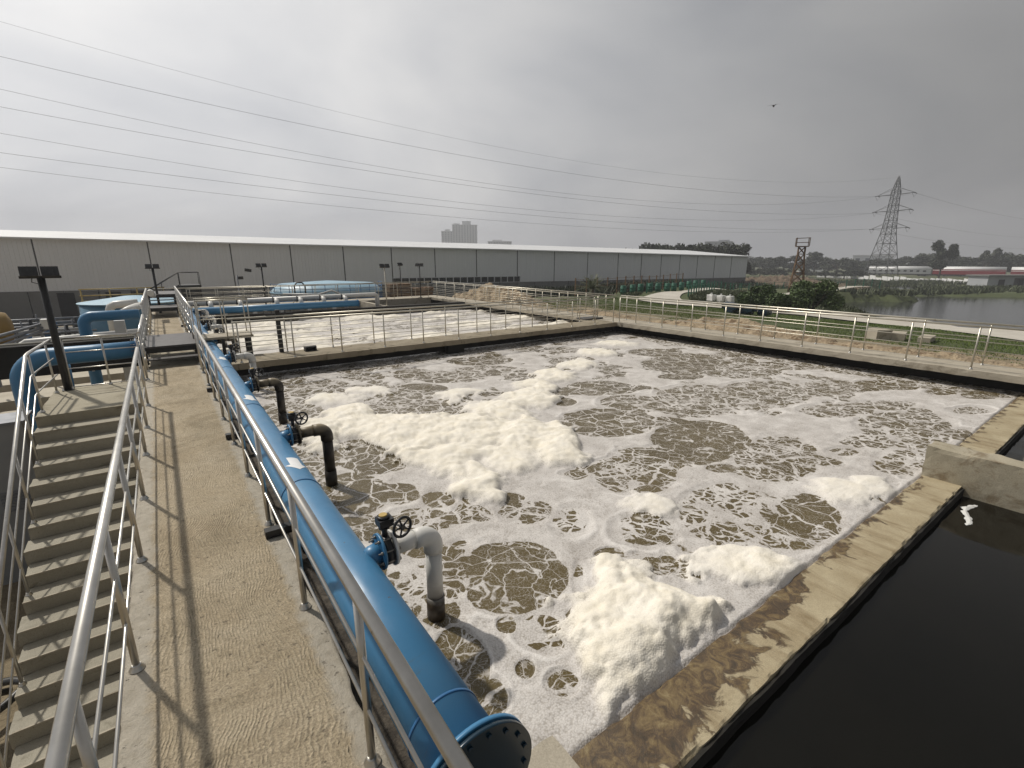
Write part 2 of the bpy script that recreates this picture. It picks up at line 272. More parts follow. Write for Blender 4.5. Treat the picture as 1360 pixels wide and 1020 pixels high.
    g2 = t.math('MULTIPLY', t.ramp(bub2, [(0.5, 0.0), (0.9, 1.0)]), t.math('MULTIPLY_ADD', M, -0.3, 0.4)); foam = t.mix(g2, foam, (0.33, 0.30, 0.26))
    water = t.ramp(t.noise(1.5, 5, 0.6), [(0.3, (0.082, 0.060, 0.023)), (0.7, (0.12, 0.092, 0.041))])
    # wetting rim round each hole
    col = t.mix(br, foam, water)
    h = t.math('MULTIPLY', t.math('SUBTRACT', 1.0, br), t.math('MULTIPLY_ADD', bub, -0.55, 1.0)); h = t.math('ADD', h, t.math('MULTIPLY', t.noise(24, 4, 0.65), 0.5))
    rip = t.noise(34, 3, 0.6); h = t.math('ADD', h, t.math('MULTIPLY', t.math('MULTIPLY', rip, br), 1.1))
    return t.out(Base_Color=col, Roughness=t.math('MULTIPLY_ADD', br, -0.42, 0.68), Normal=t.bump(h, 0.55, 0.010), IOR=1.33)
FOAM = foam_mat()

def dark_water():
    t = NT('still_dark_water'); c = t.ramp(t.noise(0.5, 4), [(0.3, (0.003, 0.003, 0.002)), (0.7, (0.007, 0.0062, 0.004))])
    return t.out(Base_Color=c, Roughness=0.06, IOR=1.33, Normal=t.bump(t.noise(2.5, 3, 0.5), 0.03, 0.02))
DWATER = dark_water()
def pond_mat():
    t = NT('pond_water'); c = t.ramp(t.noise(0.05, 4), [(0.3, (0.02, 0.022, 0.022)), (0.7, (0.03, 0.032, 0.03))])
    return t.out(Base_Color=c, Roughness=0.12, IOR=1.33, Normal=t.bump(t.noise(1.2, 4, 0.6), 0.25, 0.06))
POND = pond_mat()
def ground_mat():
    t = NT('grass_and_bare_soil'); ob = t.tc.outputs['Object']
    g = t.ramp(t.noise(0.9, 8, 0.7), [(0.3, (0.048, 0.062, 0.020)), (0.7, (0.08, 0.098, 0.034))])
    dry = t.ramp(t.noise(0.25, 6, 0.6), [(0.4, (0.10, 0.10, 0.045)), (0.7, (0.17, 0.145, 0.085))])
    soil = t.ramp(t.noise(2.2, 8, 0.75), [(0.3, (0.15, 0.115, 0.065)), (0.7, (0.33, 0.27, 0.18))])
    A = t.n('ShaderNodeAttribute', attribute_name='soil').outputs['Fac']; D = t.n('ShaderNodeAttribute', attribute_name='dry').outputs['Fac']
    nz = t.noise(0.7, 7, 0.7)
    dm = t.ramp(t.math('ADD', D, t.math('MULTIPLY', t.math('SUBTRACT', nz, 0.5), 1.3)), [(0.42, 0.0), (0.62, 1.0)]); sm = t.ramp(t.math('ADD', A, t.math('MULTIPLY', t.math('SUBTRACT', nz, 0.5), 1.1)), [(0.45, 0.0), (0.55, 1.0)])
    c = t.mix(dm, g, dry); c = t.mix(sm, c, soil); h = t.math('ADD', t.noise(1.5, 8, 0.75), t.math('MULTIPLY', t.noise(9, 6, 0.7), 0.5))
    return t.out(Base_Color=c, Roughness=0.95, Normal=t.bump(h, 0.8, 0.12))
GROUND = ground_mat()
SAND = simple('heaped_sand', (0.26, 0.195, 0.125), (0.42, 0.335, 0.225), 3.2, 0.95, 0, 0.9, 9, 0.12, spots=(2.6, 0.54, (0.17, 0.115, 0.065)))
EARTH = simple('brown_spoil_earth', (0.11, 0.08, 0.055), (0.17, 0.13, 0.09), 0.4, 0.95, 0, 0.7, 3, 0.2)
PATHM = simple('pale_concrete_path', (0.42, 0.39, 0.34), (0.52, 0.49, 0.43), 0.7, 0.9, 0, 0.2, 12, 0.02)
GRAVEL = simple('grey_yard_gravel', (0.10, 0.095, 0.085), (0.19, 0.18, 0.16), 1.2, 0.95, 0, 0.6, 10, 0.05)
def leafm(name, a, b, c=(0.10, 0.12, 0.035)):
    t = NT(name); f = t.ramp(t.noise(1.1, 4, 0.6), [(0.35, a), (0.62, b)])
    oi = t.n('ShaderNodeObjectInfo').outputs['Random']; f = t.mix(t.math('MULTIPLY', oi, 0.3), f, c)
    return t.out(Base_Color=f, Roughness=0.65)
LEAF = leafm('dark_tree_leaves', (0.014, 0.022, 0.009), (0.034, 0.046, 0.017), (0.04, 0.042, 0.02))
LEAFB = leafm('bush_leaves', (0.028, 0.055, 0.012), (0.075, 0.12, 0.03))
TURF = leafm('turf_blades', (0.095, 0.15, 0.02), (0.15, 0.21, 0.04))
LEAFW = leafm('weed_leaves', (0.035, 0.048, 0.016), (0.065, 0.08, 0.03))
PALM = leafm('palm_frond', (0.06, 0.075, 0.03), (0.12, 0.13, 0.06))
def panel_mat():
    t = NT('grey_profiled_cladding'); ob = t.tc.outputs['Object']
    st = t.noise(0.6, 5, 0.6, vec=t.n('ShaderNodeMapping', {'Vector': ob, 'Scale': (6, 6, 0.15)}).outputs[0])
    c = t.ramp(t.math('ADD', t.math('MULTIPLY', st, 0.5), t.math('MULTIPLY', t.noise(0.08, 4), 0.5)), [(0.35, (0.66, 0.675, 0.69)), (0.65, (0.72, 0.735, 0.75))])
    return t.out(Base_Color=c, Roughness=0.55)
PANEL = panel_mat()
ROOFM = simple('pale_metal_roof', (0.60, 0.61, 0.62), (0.68, 0.69, 0.70), 0.2, 0.45)
def stained_pipe(name, zc, soft, white=(0.62, 0.61, 0.58), k=1.0):
    t = NT(name); sp = t.n('ShaderNodeSeparateXYZ'); t.t.links.new(t.tc.outputs['Object'], sp.inputs[0])
    v = t.math('ADD', sp.outputs[2], t.math('MULTIPLY', t.math('SUBTRACT', t.noise(9, 5, 0.65), 0.5), soft * 1.3))
    f = t.n('ShaderNodeMapRange', {'Value': v, 1: zc - soft, 2: zc + soft, 3: 1.0, 4: 0.0}).outputs[0]
    c = t.mix(f, white, t.ramp(t.noise(14, 4), [(0.35, (0.018 * k, 0.012 * k, 0.007 * k)), (0.7, (0.065 * k, 0.045 * k, 0.026 * k))]))
    return t.out(Base_Color=c, Roughness=0.5)
PIPE_CLEAN = stained_pipe('white_pipe_stained_foot', -0.22, 0.10)
PIPE_BROWN = stained_pipe('brown_stained_pipe', 0.30, 0.17, (0.40, 0.36, 0.28))
PIPE_BLACK = stained_pipe('scum_covered_pipe', 0.385, 0.06, (0.26, 0.215, 0.14), .4)

# ---------------------------------------------------------------- mesh helpers
def tag(o, label=None, cat=None, group=None, kind=None):
    if label: o['label'] = label
    if cat: o['category'] = cat
    if group: o['group'] = group
    if kind: o['kind'] = kind
    return o
def thing(name, label, cat, loc=(0, 0, 0), group=None, rz=0.0):
    o = bpy.data.objects.new(name, None); COL.objects.link(o); o.location = loc; o.rotation_euler = (0, 0, rz); o.empty_display_size = 0.2
    return tag(o, label, cat, group)
class MB:
    def __init__(s, off=(0, 0, 0)): s.v = []; s.f = []; s.sm = []; s.o = Vector(off)
    def add(s, vs, fs, smooth=False):
        b = len(s.v); s.v += [tuple(Vector(p) - s.o) for p in vs]; s.f += [tuple(b + i for i in f) for f in fs]; s.sm += ([smooth] * len(fs) if isinstance(smooth, bool) else smooth); return s
    def box(s, x0, y0, z0, x1, y1, z1, M=None):
        vs = [Vector(p) for p in ((x0, y0, z0), (x1, y0, z0), (x1, y1, z0), (x0, y1, z0), (x0, y0, z1), (x1, y0, z1), (x1, y1, z1), (x0, y1, z1))]
        if M is not None: vs = [M @ p for p in vs]
        return s.add(vs, [(3, 2, 1, 0), (4, 5, 6, 7), (0, 1, 5, 4), (1, 2, 6, 5), (2, 3, 7, 6), (3, 0, 4, 7)])
    def quad(s, *p): return s.add(p, [tuple(range(len(p)))])
    def tube(s, pts, r, n=12, cap=True, closed=False):
        pts = [Vector(p) for p in pts]; m = len(pts); rs = r if isinstance(r, (list, tuple)) else [r] * m
        T = []
        for i in range(m):
            a = pts[(i - 1) % m] if (closed or i) else pts[0]; b = pts[(i + 1) % m] if (closed or i < m - 1) else pts[-1]
            T.append((b - a).normalized())
        u = T[0].orthogonal().normalized()
        if abs(T[0].z) < 0.9: u = Vector((0, 0, 1)).cross(T[0]).normalized()
        vs = []
        for i in range(m):
            u = (u - T[i] * u.dot(T[i])).normalized(); w = T[i].cross(u)
            k = 1.0
            if 0 < i < m - 1 or closed:
                d = T[i].dot((pts[i] - pts[i - 1]).normalized()); k = 1.0 / max(0.5, d) if False else 1.0
            for j in range(n):
                a = 2 * math.pi * j / n; vs.append(pts[i] + (u * math.cos(a) + w * math.sin(a)) * rs[i] * k)
        fs = []; sm = []
        for i in range(m if closed else m - 1):
            for j in range(n):
                a = i * n + j; b = i * n + (j + 1) % n; c = ((i + 1) % m) * n + (j + 1) % n; d = ((i + 1) % m) * n + j
                fs.append((a, b, c, d)); sm.append(True)
        if cap and not closed:
            fs.append(tuple(range(n - 1, -1, -1))); sm.append(False); fs.append(tuple((m - 1) * n + j for j in range(n))); sm.append(False)
        return s.add(vs, fs, sm)
    def bar(s, a, b, w): return s.tube([a, b], w, 4)
    def lathe(s, prof, c, axis=(0, 0, 1), n=20):
        A = Vector(axis).normalized(); u = A.orthogonal().normalized(); w = A.cross(u); c = Vector(c); vs = []; fs = []; sm = []
        for (r, h) in prof:
            for j in range(n):
                a = 2 * math.pi * j / n; vs.append(c + A * h + (u * math.cos(a) + w * math.sin(a)) * r)
        for i in range(len(prof) - 1):
            for j in range(n):
                fs.append((i * n + j, i * n + (j + 1) % n, (i + 1) * n + (j + 1) % n, (i + 1) * n + j)); sm.append(abs(prof[i][0] - prof[i + 1][0]) < abs(prof[i][1] - prof[i + 1][1]) * 3)
        fs.append(tuple(range(n - 1, -1, -1))); sm.append(False); fs.append(tuple((len(prof) - 1) * n + j for j in range(n))); sm.append(False)
        return s.add(vs, fs, sm)
    def mesh(s, name, mat):
        me = bpy.data.meshes.new(name); me.from_pydata(s.v, [], s.f); me.polygons.foreach_set('use_smooth', s.sm); me.materials.append(mat); me.update(); return me
    def build(s, name, mat, parent=None):
        o = bpy.data.objects.new(name, s.mesh(name, mat)); COL.objects.link(o)
        if parent is not None: o.parent = parent
        elif s.o.length: o.location = s.o
        return o
def inst(name, me, parent=None, loc=(0, 0, 0), rot=(0, 0, 0)):
    o = bpy.data.objects.new(name, me); COL.objects.link(o); o.location = loc; o.rotation_euler = rot
    if parent is not None: o.parent = parent
    return o
def copy_tree(o, parent=None):
    c = o.copy(); COL.objects.link(c); c.parent = parent
    for ch in list(o.children): copy_tree(ch, c)
    return c
def npmesh(name, V, F, mat, smooth=True, attrs=None):
    me = bpy.data.meshes.new(name); V = np.asarray(V, np.float32); F = np.asarray(F, np.int32); k = F.shape[1]
    me.vertices.add(len(V)); me.vertices.foreach_set('co', V.ravel()); me.loops.add(F.size); me.loops.foreach_set('vertex_index', F.ravel())
    me.polygons.add(len(F)); me.polygons.foreach_set('loop_start', np.arange(0, F.size, k, dtype=np.int32)); me.polygons.foreach_set('loop_total', np.full(len(F), k, np.int32))
    me.polygons.foreach_set('use_smooth', np.full(len(F), smooth)); me.update(calc_edges=True); me.materials.append(mat)
    for a, v in (attrs or {}).items():
        at = me.attributes.new(a, 'FLOAT', 'POINT'); at.data.foreach_set('value', np.asarray(v, np.float32).ravel())
    return me
def grid_faces(nx, ny, keep=None):
    i, j = np.meshgrid(np.arange(nx - 1), np.arange(ny - 1), indexing='ij'); a = (i * ny + j).ravel()
    F = np.stack([a, a + ny, a + ny + 1, a + 1], 1)
    return F if keep is None else F[keep.ravel()]
def rough_box(x0, y0, z0, x1, y1, z1, step=0.06, amp=0.006, s=0, edge=0.0):
    """closed box of small faces whose surface wanders a little, with chipped arrises"""
    nx, ny, nz = [max(2, int(math.ceil(abs(b - a) / step)) + 1) for a, b in ((x0, x1), (y0, y1), (z0, z1))]
    X, Y, Z = np.linspace(x0, x1, nx), np.linspace(y0, y1, ny), np.linspace(z0, z1, nz); Vs = []; Fs = []; b = 0
    for ax, U, Wd, c, flip in ((2, X, Y, z0, 1), (2, X, Y, z1, 0), (1, X, Z, y0, 0), (1, X, Z, y1, 1), (0, Y, Z, x0, 1), (0, Y, Z, x1, 0)):
        u, w = np.meshgrid(U, Wd, indexing='ij'); q = np.full(u.shape, c)
        P = {2: (u, w, q), 1: (u, q, w), 0: (q, u, w)}[ax]; Vs.append(np.stack([p.ravel() for p in P], 1))
        F = grid_faces(len(U), len(Wd)) + b; Fs.append(F[:, ::-1] if flip else F); b += u.size
    V = np.concatenate(Vs); F = np.concatenate(Fs)
    k = np.round(V, 5); D = np.stack([fbm(k[:, 0] * 3.1 + 7 * q, k[:, 1] * 3.1, k[:, 2] * 3.1, 4, s + q) - 0.5 for q in (1, 2, 3)], 1); V = V + D * amp * 2
    if edge:
        on = sum((np.abs(k[:, a] - lo) < 1e-4) | (np.abs(k[:, a] - hi) < 1e-4) for a, (lo, hi) in enumerate(((x0, x1), (y0, y1), (z0, z1)))) >= 2
        c = np.array([(x0 + x1) / 2, (y0 + y1) / 2, (z0 + z1) / 2]); n = fbm(k[:, 0] * 6, k[:, 1] * 6, k[:, 2] * 6, 3, s + 9)
        V[on] -= np.sign(V[on] - c) * (np.clip(n[on] - 0.42, 0, 1) * edge)[:, None]
    return V, F
def rough(name, mat, *a, parent=None, **k):
    V, F = rough_box(*a, **k); o = bpy.data.objects.new(name, npmesh(name, V, F, mat, False)); COL.objects.link(o)
    if parent is not None: o.parent = parent
    return o
def struct(o): o['kind'] = 'structure'; return o
def spaced(a, b, s0, g): # spacing that grows with distance from a
    v = [a]
    while v[-1] < b: v.append(v[-1] + s0 + g * (v[-1] - a))
    v[-1] = b; return np.array(v)
ORD = ['first', 'second', 'third', 'fourth', 'fifth', 'sixth', 'seventh', 'eighth', 'ninth', 'tenth', 'eleventh', 'twelfth', 'thirteenth', 'fourteenth', 'fifteenth', 'sixteenth']

# ---------------------------------------------------------------- terrain
ctrl = [(19, -10, -.45), (19, 0, -.45), (19, 10, -.45), (19, 20, -.45), (19, 30, -.45), (24, 5, -.6), (24, 15, -.6), (24, 25, -.65), (30, 8, -.85), (30, 20, -.85), (30, 32, -1.0), (25, 40, -1.6),
 (37, 4, -1.05), (34, -6, -1.05), (39, 10, -1.05), (40, 15, -1.05), (36, 25, -1.05), (32, 28, -1.05), (48, 33, -1.05), (60, 38, -1.1), (83, 27, -1.15), (44, 22, -1.3), (50, 28, -1.3), (62, 33, -1.6), (75, 33, -2.0),
 (-15, 82, -4.9), (5, 79, -4.7), (30, 76, -4.4), (66, 67, -3.8), (88, 61, -3.4), (101, 56, -2.9), (15, 50, -2.8), (40, 55, -2.6), (-5, 0, -3.3), (-5, 20, -3.4), (-12, 40, -3.6), (-25, 20, -3.4), (5, 45, -3.3), (16, 38, -1.6),
 (110, 45, -4.2), (130, 45, -4.9), (90, 20, -4.4), (58, 10, -4.4), (60, 0, -4.5), (70, 30, -3.4), (160, 60, -4.9), (200, 0, -4.9), (200, 70, -4.9), (44, 7, -3.2), (45, 12, -3.2), (42, -2, -3.2), (50, 3, -4.3), (53, 14, -4.3), (48, -10, -4.3), (200, 200, -4.9), (0, 200, -4.9), (-200, 100, -4.9), (100, 120, -4.9), (100, -100, -4.9), (-60, -60, -4), (0, -40, -3.4), (25, -25, -1.2)]
CT = np.array(ctrl, float)
def ground_z(x, y):
    x = np.asarray(x, float); y = np.asarray(y, float); w = 0; t = 0
    for cx, cy, cz in CT:
        d2 = (x - cx) ** 2 + (y - cy) ** 2 + 2.0; q = d2 ** -1.6; w = w + q; t = t + q * cz
    z = t / w
    m = np.clip((np.hypot(x, y) - 230) / 60, 0, 1); z = z * (1 - m) + -4.95 * m
    return z
PONDP = [(72, 27.2), (78.6, 29.6), (88, 32.6), (94.3, 35.0), (99, 31.8), (106, 26.9), (109, 27.2), (110, 30.5), (121, 33.6), (128, 26), (136, 17.3), (150, 0), (160, -30), (120, -50), (70, -40), (55, -10), (57, 12), (63, 22)]
def in_poly(x, y, P):
    c = np.zeros(x.shape, bool); n = len(P)
    for i in range(n):
        x0, y0 = P[i]; x1, y1 = P[(i + 1) % n]
        k = ((y0 > y) != (y1 > y)) & (x < (x1 - x0) * (y - y0) / (y1 - y0 + 1e-12) + x0); c ^= k
    return c
def seg_dist(x, y, P):
    d = np.full(x.shape, 1e9)
    for (x0, y0), (x1, y1) in zip(P[:-1], P[1:]):
        t = np.clip(((x - x0) * (x1 - x0) + (y - y0) * (y1 - y0)) / ((x1 - x0) ** 2 + (y1 - y0) ** 2), 0, 1); d = np.minimum(d, np.hypot(x - x0 - t * (x1 - x0), y - y0 - t * (y1 - y0)))
    return d
PATHC = [(28, -14), (32.4, -4), (35.0, 4.2), (37.3, 10.1), (38.6, 14.6), (38.0, 20.5), (37.2, 25.5), (38.5, 29.0), (43, 32.2), (50, 35.2), (60, 38.0), (72, 33.5), (84, 27)]
ax = np.concatenate([-np.geomspace(540, 30, 36), np.arange(-29, 150, 1.25), np.geomspace(152, 1130, 46)]); ay = np.concatenate([-np.geomspace(540, 42, 32), np.arange(-40, 100, 1.25), np.geomspace(102, 1130, 48)])
gx, gy = np.meshgrid(ax, ay, indexing='ij'); gz = ground_z(gx, gy)
inp = in_poly(gx + (vn(gx * .5, gy * .5, 0, 3) - .5) * 2.4, gy + (vn(gx * .5, gy * .5, 0, 4) - .5) * 2.4, PONDP); pd = seg_dist(gx, gy, PONDP + PONDP[:1])
sh = np.clip(pd / 3.0, 0, 1); gz = np.where(inp, -4.5 - 0.8 * sh - 0.06, np.where(pd < 7, np.maximum(gz, -4.38), gz)); dp = seg_dist(gx, gy, PATHC); gz = gz + np.where(inp, 0, (fbm(gx * .6, gy * .6, 0, 4, 8) - .5) * 0.5 * np.clip((dp - 3) / 8, 0, 1) * np.clip((np.hypot(gx - 8, gy - 15) - 18) / 30, 0.12, 1))
zp = ground_z(gx, gy); gz = np.where((dp < 3.2), np.minimum(gz, zp - .06), gz)
under = (gx > -6) & (gx < 16.9) & (gy > -12) & (gy < 33.0); gz = np.where(under, -3.4, gz)
soil = np.exp(-((gx - 21.5) / 3.2) ** 2) * (gy < 34) * (gy > -5) * 0.75 + np.exp(-(((gx - 22) / 5) ** 2 + ((gy - 30) / 6) ** 2)) * 0.9 + (gx < 16.5) * 0.8
dry = np.clip(np.exp(-((gx - 26) / 6) ** 2) * (gy > 14) * .9 + (gy > 36) * 0.35 + 0.12 * (np.hypot(gx, gy) > 80), 0, 1)
gnd = inst('ground', npmesh('ground', np.stack([gx.ravel(), gy.ravel(), gz.ravel()], 1), grid_faces(len(ax), len(ay)), GROUND, True, {'soil': soil, 'dry': dry})); struct(gnd)
b = MB(); b.add([(50, -80, -4.5), (170, -80, -4.5), (170, 45, -4.5), (50, 45, -4.5)], [(0, 1, 2, 3)]); struct(b.build('pond_water', POND))
# pale path: a ribbon 2.6 m wide, slightly raised, broad where it meets the yard
def ribbon(P, wd, mat, name, dz=0.03):
    pts = []
    for i in range(len(P) - 1):
        for k in range(6): t = k / 6; pts.append((P[i][0] * (1 - t) + P[i + 1][0] * t, P[i][1] * (1 - t) + P[i + 1][1] * t))
    pts.append(P[-1]); p = np.array(pts); 
    for _ in range(6): p[1:-1] = (p[:-2] + 2 * p[1:-1] + p[2:]) / 4
    T = np.gradient(p, axis=0); T /= np.hypot(T[:, 0], T[:, 1])[:, None]; n = np.stack([-T[:, 1], T[:, 0]], 1); w = np.interp(np.arange(len(p)), np.linspace(0, len(p), len(wd)), wd)
    L = p + n * w[:, None]; Rr = p - n * w[:, None]; V = []
    for q in (L, p, Rr): V.append(np.stack([q[:, 0], q[:, 1], ground_z(q[:, 0], q[:, 1]) + dz], 1))
    V = np.stack(V, 1).reshape(-1, 3); lo = V.copy(); m = len(p); F = grid_faces(m, 3)[:, ::-1]
    return struct(inst(name, npmesh(name, V, F, mat, True)))
ribbon(PATHC, [2.3, 2.3, 2.2, 2.0, 2.0, 2.6, 2.2, 1.4, 1.0, 1.0, 1.0], PATHM, 'path')

# ---------------------------------------------------------------- foamy basin water
HOLES = [(2.44,3.35,0.52,0.49,0.94,1),(6.71,6.08,0.97,0.78,2.95,2),(7.28,4.42,1.1,0.72,-2.92,1),(7.63,3.27,1.08,0.56,-2.93,3),(5.28,4.19,0.67,0.52,-3.01,3),(5.46,2.76,0.91,0.58,-3.06,4),(5.87,2.19,0.74,0.4,-3.04,2),(3.32,4.27,0.3,0.28,2.73,3),(3.35,4.68,0.2,0.14,2.51,1),(3.63,3.77,0.3,0.21,-2.43,4),(4.2,3.1,0.36,0.28,3.11,3),(3.8,2.56,0.18,0.14,3.08,1),(3.48,3.02,0.16,0.12,2.78,1),(4.36,3.29,0.14,0.1,2.8,1),(2.45,7.19,0.79,0.6,1.92,2),(1.75,6.11,0.62,0.42,1.58,2),(4.02,9.55,1.13,0.9,1.67,3),(2.44,11.76,1.17,0.77,2.04,3),(1.88,10.49,0.87,0.56,1.9,3),(1.52,5.14,0.4,0.27,2.21,2),(2.16,4.84,0.41,0.26,2.39,3),(2.21,5.69,0.31,0.24,1.61,2),(2.58,5.21,0.22,0.19,1.68,2),(1.5,3.89,0.3,0.21,1.41,4),(1.36,4.21,0.32,0.11,1.25,2),(1.93,4.37,0.22,0.18,2.06,2),(2.52,2.5,0.18,0.11,-2.41,1),(2.23,2.6,0.22,0.19,-2.51,4),(2.0,2.12,0.11,0.1,2.79,3),(2.01,2.83,0.09,0.08,1.09,1),(1.85,2.38,0.08,0.07,0.79,1),(1.47,2.73,0.33,0.21,1.12,1),(1.49,2.31,0.16,0.1,1.02,2),(2.95,2.94,0.24,0.05,0.8,3),(8.49,7.95,0.88,0.64,2.73,2),(8.2,6.72,0.73,0.51,2.77,3),(7.47,8.26,0.55,0.27,2.55,1),(6.92,7.57,0.3,0.25,-2.56,1),(12.87,8.41,1.69,1.16,-2.98,2),(13.19,6.9,1.28,0.82,3.06,3),(11.24,5.36,1.48,0.9,-3.13,3),(9.55,5.96,1.4,0.9,-2.88,3),(11.15,7.48,0.63,0.34,2.66,1),(5.92,11.29,1.14,0.69,2.43,3),(7.32,11.17,0.98,0.67,2.47,3),(7.63,12.5,0.83,0.57,2.44,2),(5.37,12.01,0.66,0.52,2.11,2),(8.14,12.42,0.72,0.59,2.42,2),(10.11,10.7,0.82,0.69,-2.64,3),(11.33,2.61,1.22,0.58,3.05,3),(10.01,2.44,0.88,0.39,2.75,4),(9.45,1.95,0.78,0.36,3.07,4),(15.41,2.24,0.68,0.29,2.96,1),(14.4,3.93,1.05,0.47,2.75,2),(12.85,4.69,1.21,0.59,2.75,3),(15.36,6.33,1.27,0.68,2.82,3),(11.18,3.73,0.81,0.41,2.83,3),(12.4,3.31,0.72,0.31,2.72,3),(14.9,2.86,0.47,0.21,2.93,2),(15.9,8.01,1.25,0.73,2.84,3),(13.45,10.13,0.95,0.66,2.82,2),(4.9,10.56,0.57,0.36,2.39,1),(5.49,9.71,0.36,0.2,2.46,1),(3.19,12.26,0.61,0.36,2.28,3),(4.09,12.61,0.64,0.42,2.26,3),(10.33,13.28,0.68,0.6,2.62,3),(11.0,12.43,0.8,0.58,2.61,3),(7.61,5.43,0.45,0.22,2.61,2),(8.47,5.7,0.33,0.2,2.73,2),(6.54,3.53,0.24,0.13,2.71,1),(6.04,4.7,0.32,0.16,2.6,2),(8.76,2.71,0.28,0.14,2.82,3),(7.75,9.96,0.62,0.39,2.53,3),(13.49,2.05,0.49,0.21,2.86,3),(11.45,1.86,0.39,0.17,3.01,3),]
MOUNDS = [(3.0,2.35,0.62,0.42,-2.85,0.20),(2.72,2.05,0.48,0.36,-2.85,0.22),(3.05,2.0,0.55,0.30,3.1,0.22),(2.45,1.95,0.34,0.28,-2.6,0.16),(1.96,8.62,0.85,0.37,1.41,0.2),(2.64,9.04,0.87,0.41,1.36,0.22),(3.1,8.08,0.85,0.47,1.29,0.2),(3.72,7.62,0.79,0.48,1.2,0.2),(4.28,7.07,0.88,0.48,1.05,0.22),(4.84,6.43,0.87,0.47,0.92,0.22),(5.1,5.79,0.88,0.39,0.84,0.2),(5.07,5.21,0.47,0.24,-2.38,0.16),(3.34,6.21,0.51,0.41,1.3,0.16),(3.11,6.83,0.49,0.3,1.24,0.18),(3.91,5.79,0.54,0.35,2.49,0.12),(3.13,5.3,0.42,0.24,1.07,0.16),(3.03,4.76,0.25,0.2,2.41,0.12),(5.51,7.85,0.63,0.56,1.02,0.16),(6.42,8.24,0.73,0.52,0.88,0.18),(7.25,8.86,0.65,0.47,0.83,0.16),(8.41,9.47,0.62,0.51,-2.49,0.15),(9.82,10.22,0.66,0.55,-2.67,0.13),(11.58,11.16,0.67,0.57,3.08,0.13),(13.54,11.91,0.73,0.55,2.84,0.12),(5.32,9.42,0.47,0.42,1.67,0.1),(5.27,8.36,0.41,0.38,2.15,0.1),(3.72,10.99,0.41,0.3,1.92,0.08),(4.68,3.46,0.35,0.23,2.73,0.08),(3.17,2.82,0.24,0.15,-2.49,0.12),(3.14,2.5,0.34,0.26,-2.85,0.22),(3.13,2.14,0.36,0.27,-2.94,0.24),(2.66,2.16,0.35,0.27,-2.76,0.24),(2.77,1.94,0.29,0.22,2.93,0.22),(2.4,1.85,0.27,0.19,2.8,0.22),(2.34,2.11,0.26,0.15,-2.44,0.18),(3.36,2.03,0.33,0.22,2.87,0.2),(3.36,1.81,0.16,0.11,-3.08,0.16),(3.14,2.99,0.13,0.11,-2.84,0.12),(4.64,2.06,0.45,0.19,2.63,0.1),(4.71,1.85,0.37,0.18,2.69,0.12),(4.28,2.02,0.24,0.11,2.66,0.08),(7.21,2.06,0.57,0.3,2.97,0.08),(7.72,1.96,0.42,0.21,3.03,0.08),(2.08,1.78,0.16,0.11,2.7,0.1),(2.8,10.87,0.57,0.39,2.07,0.1),]
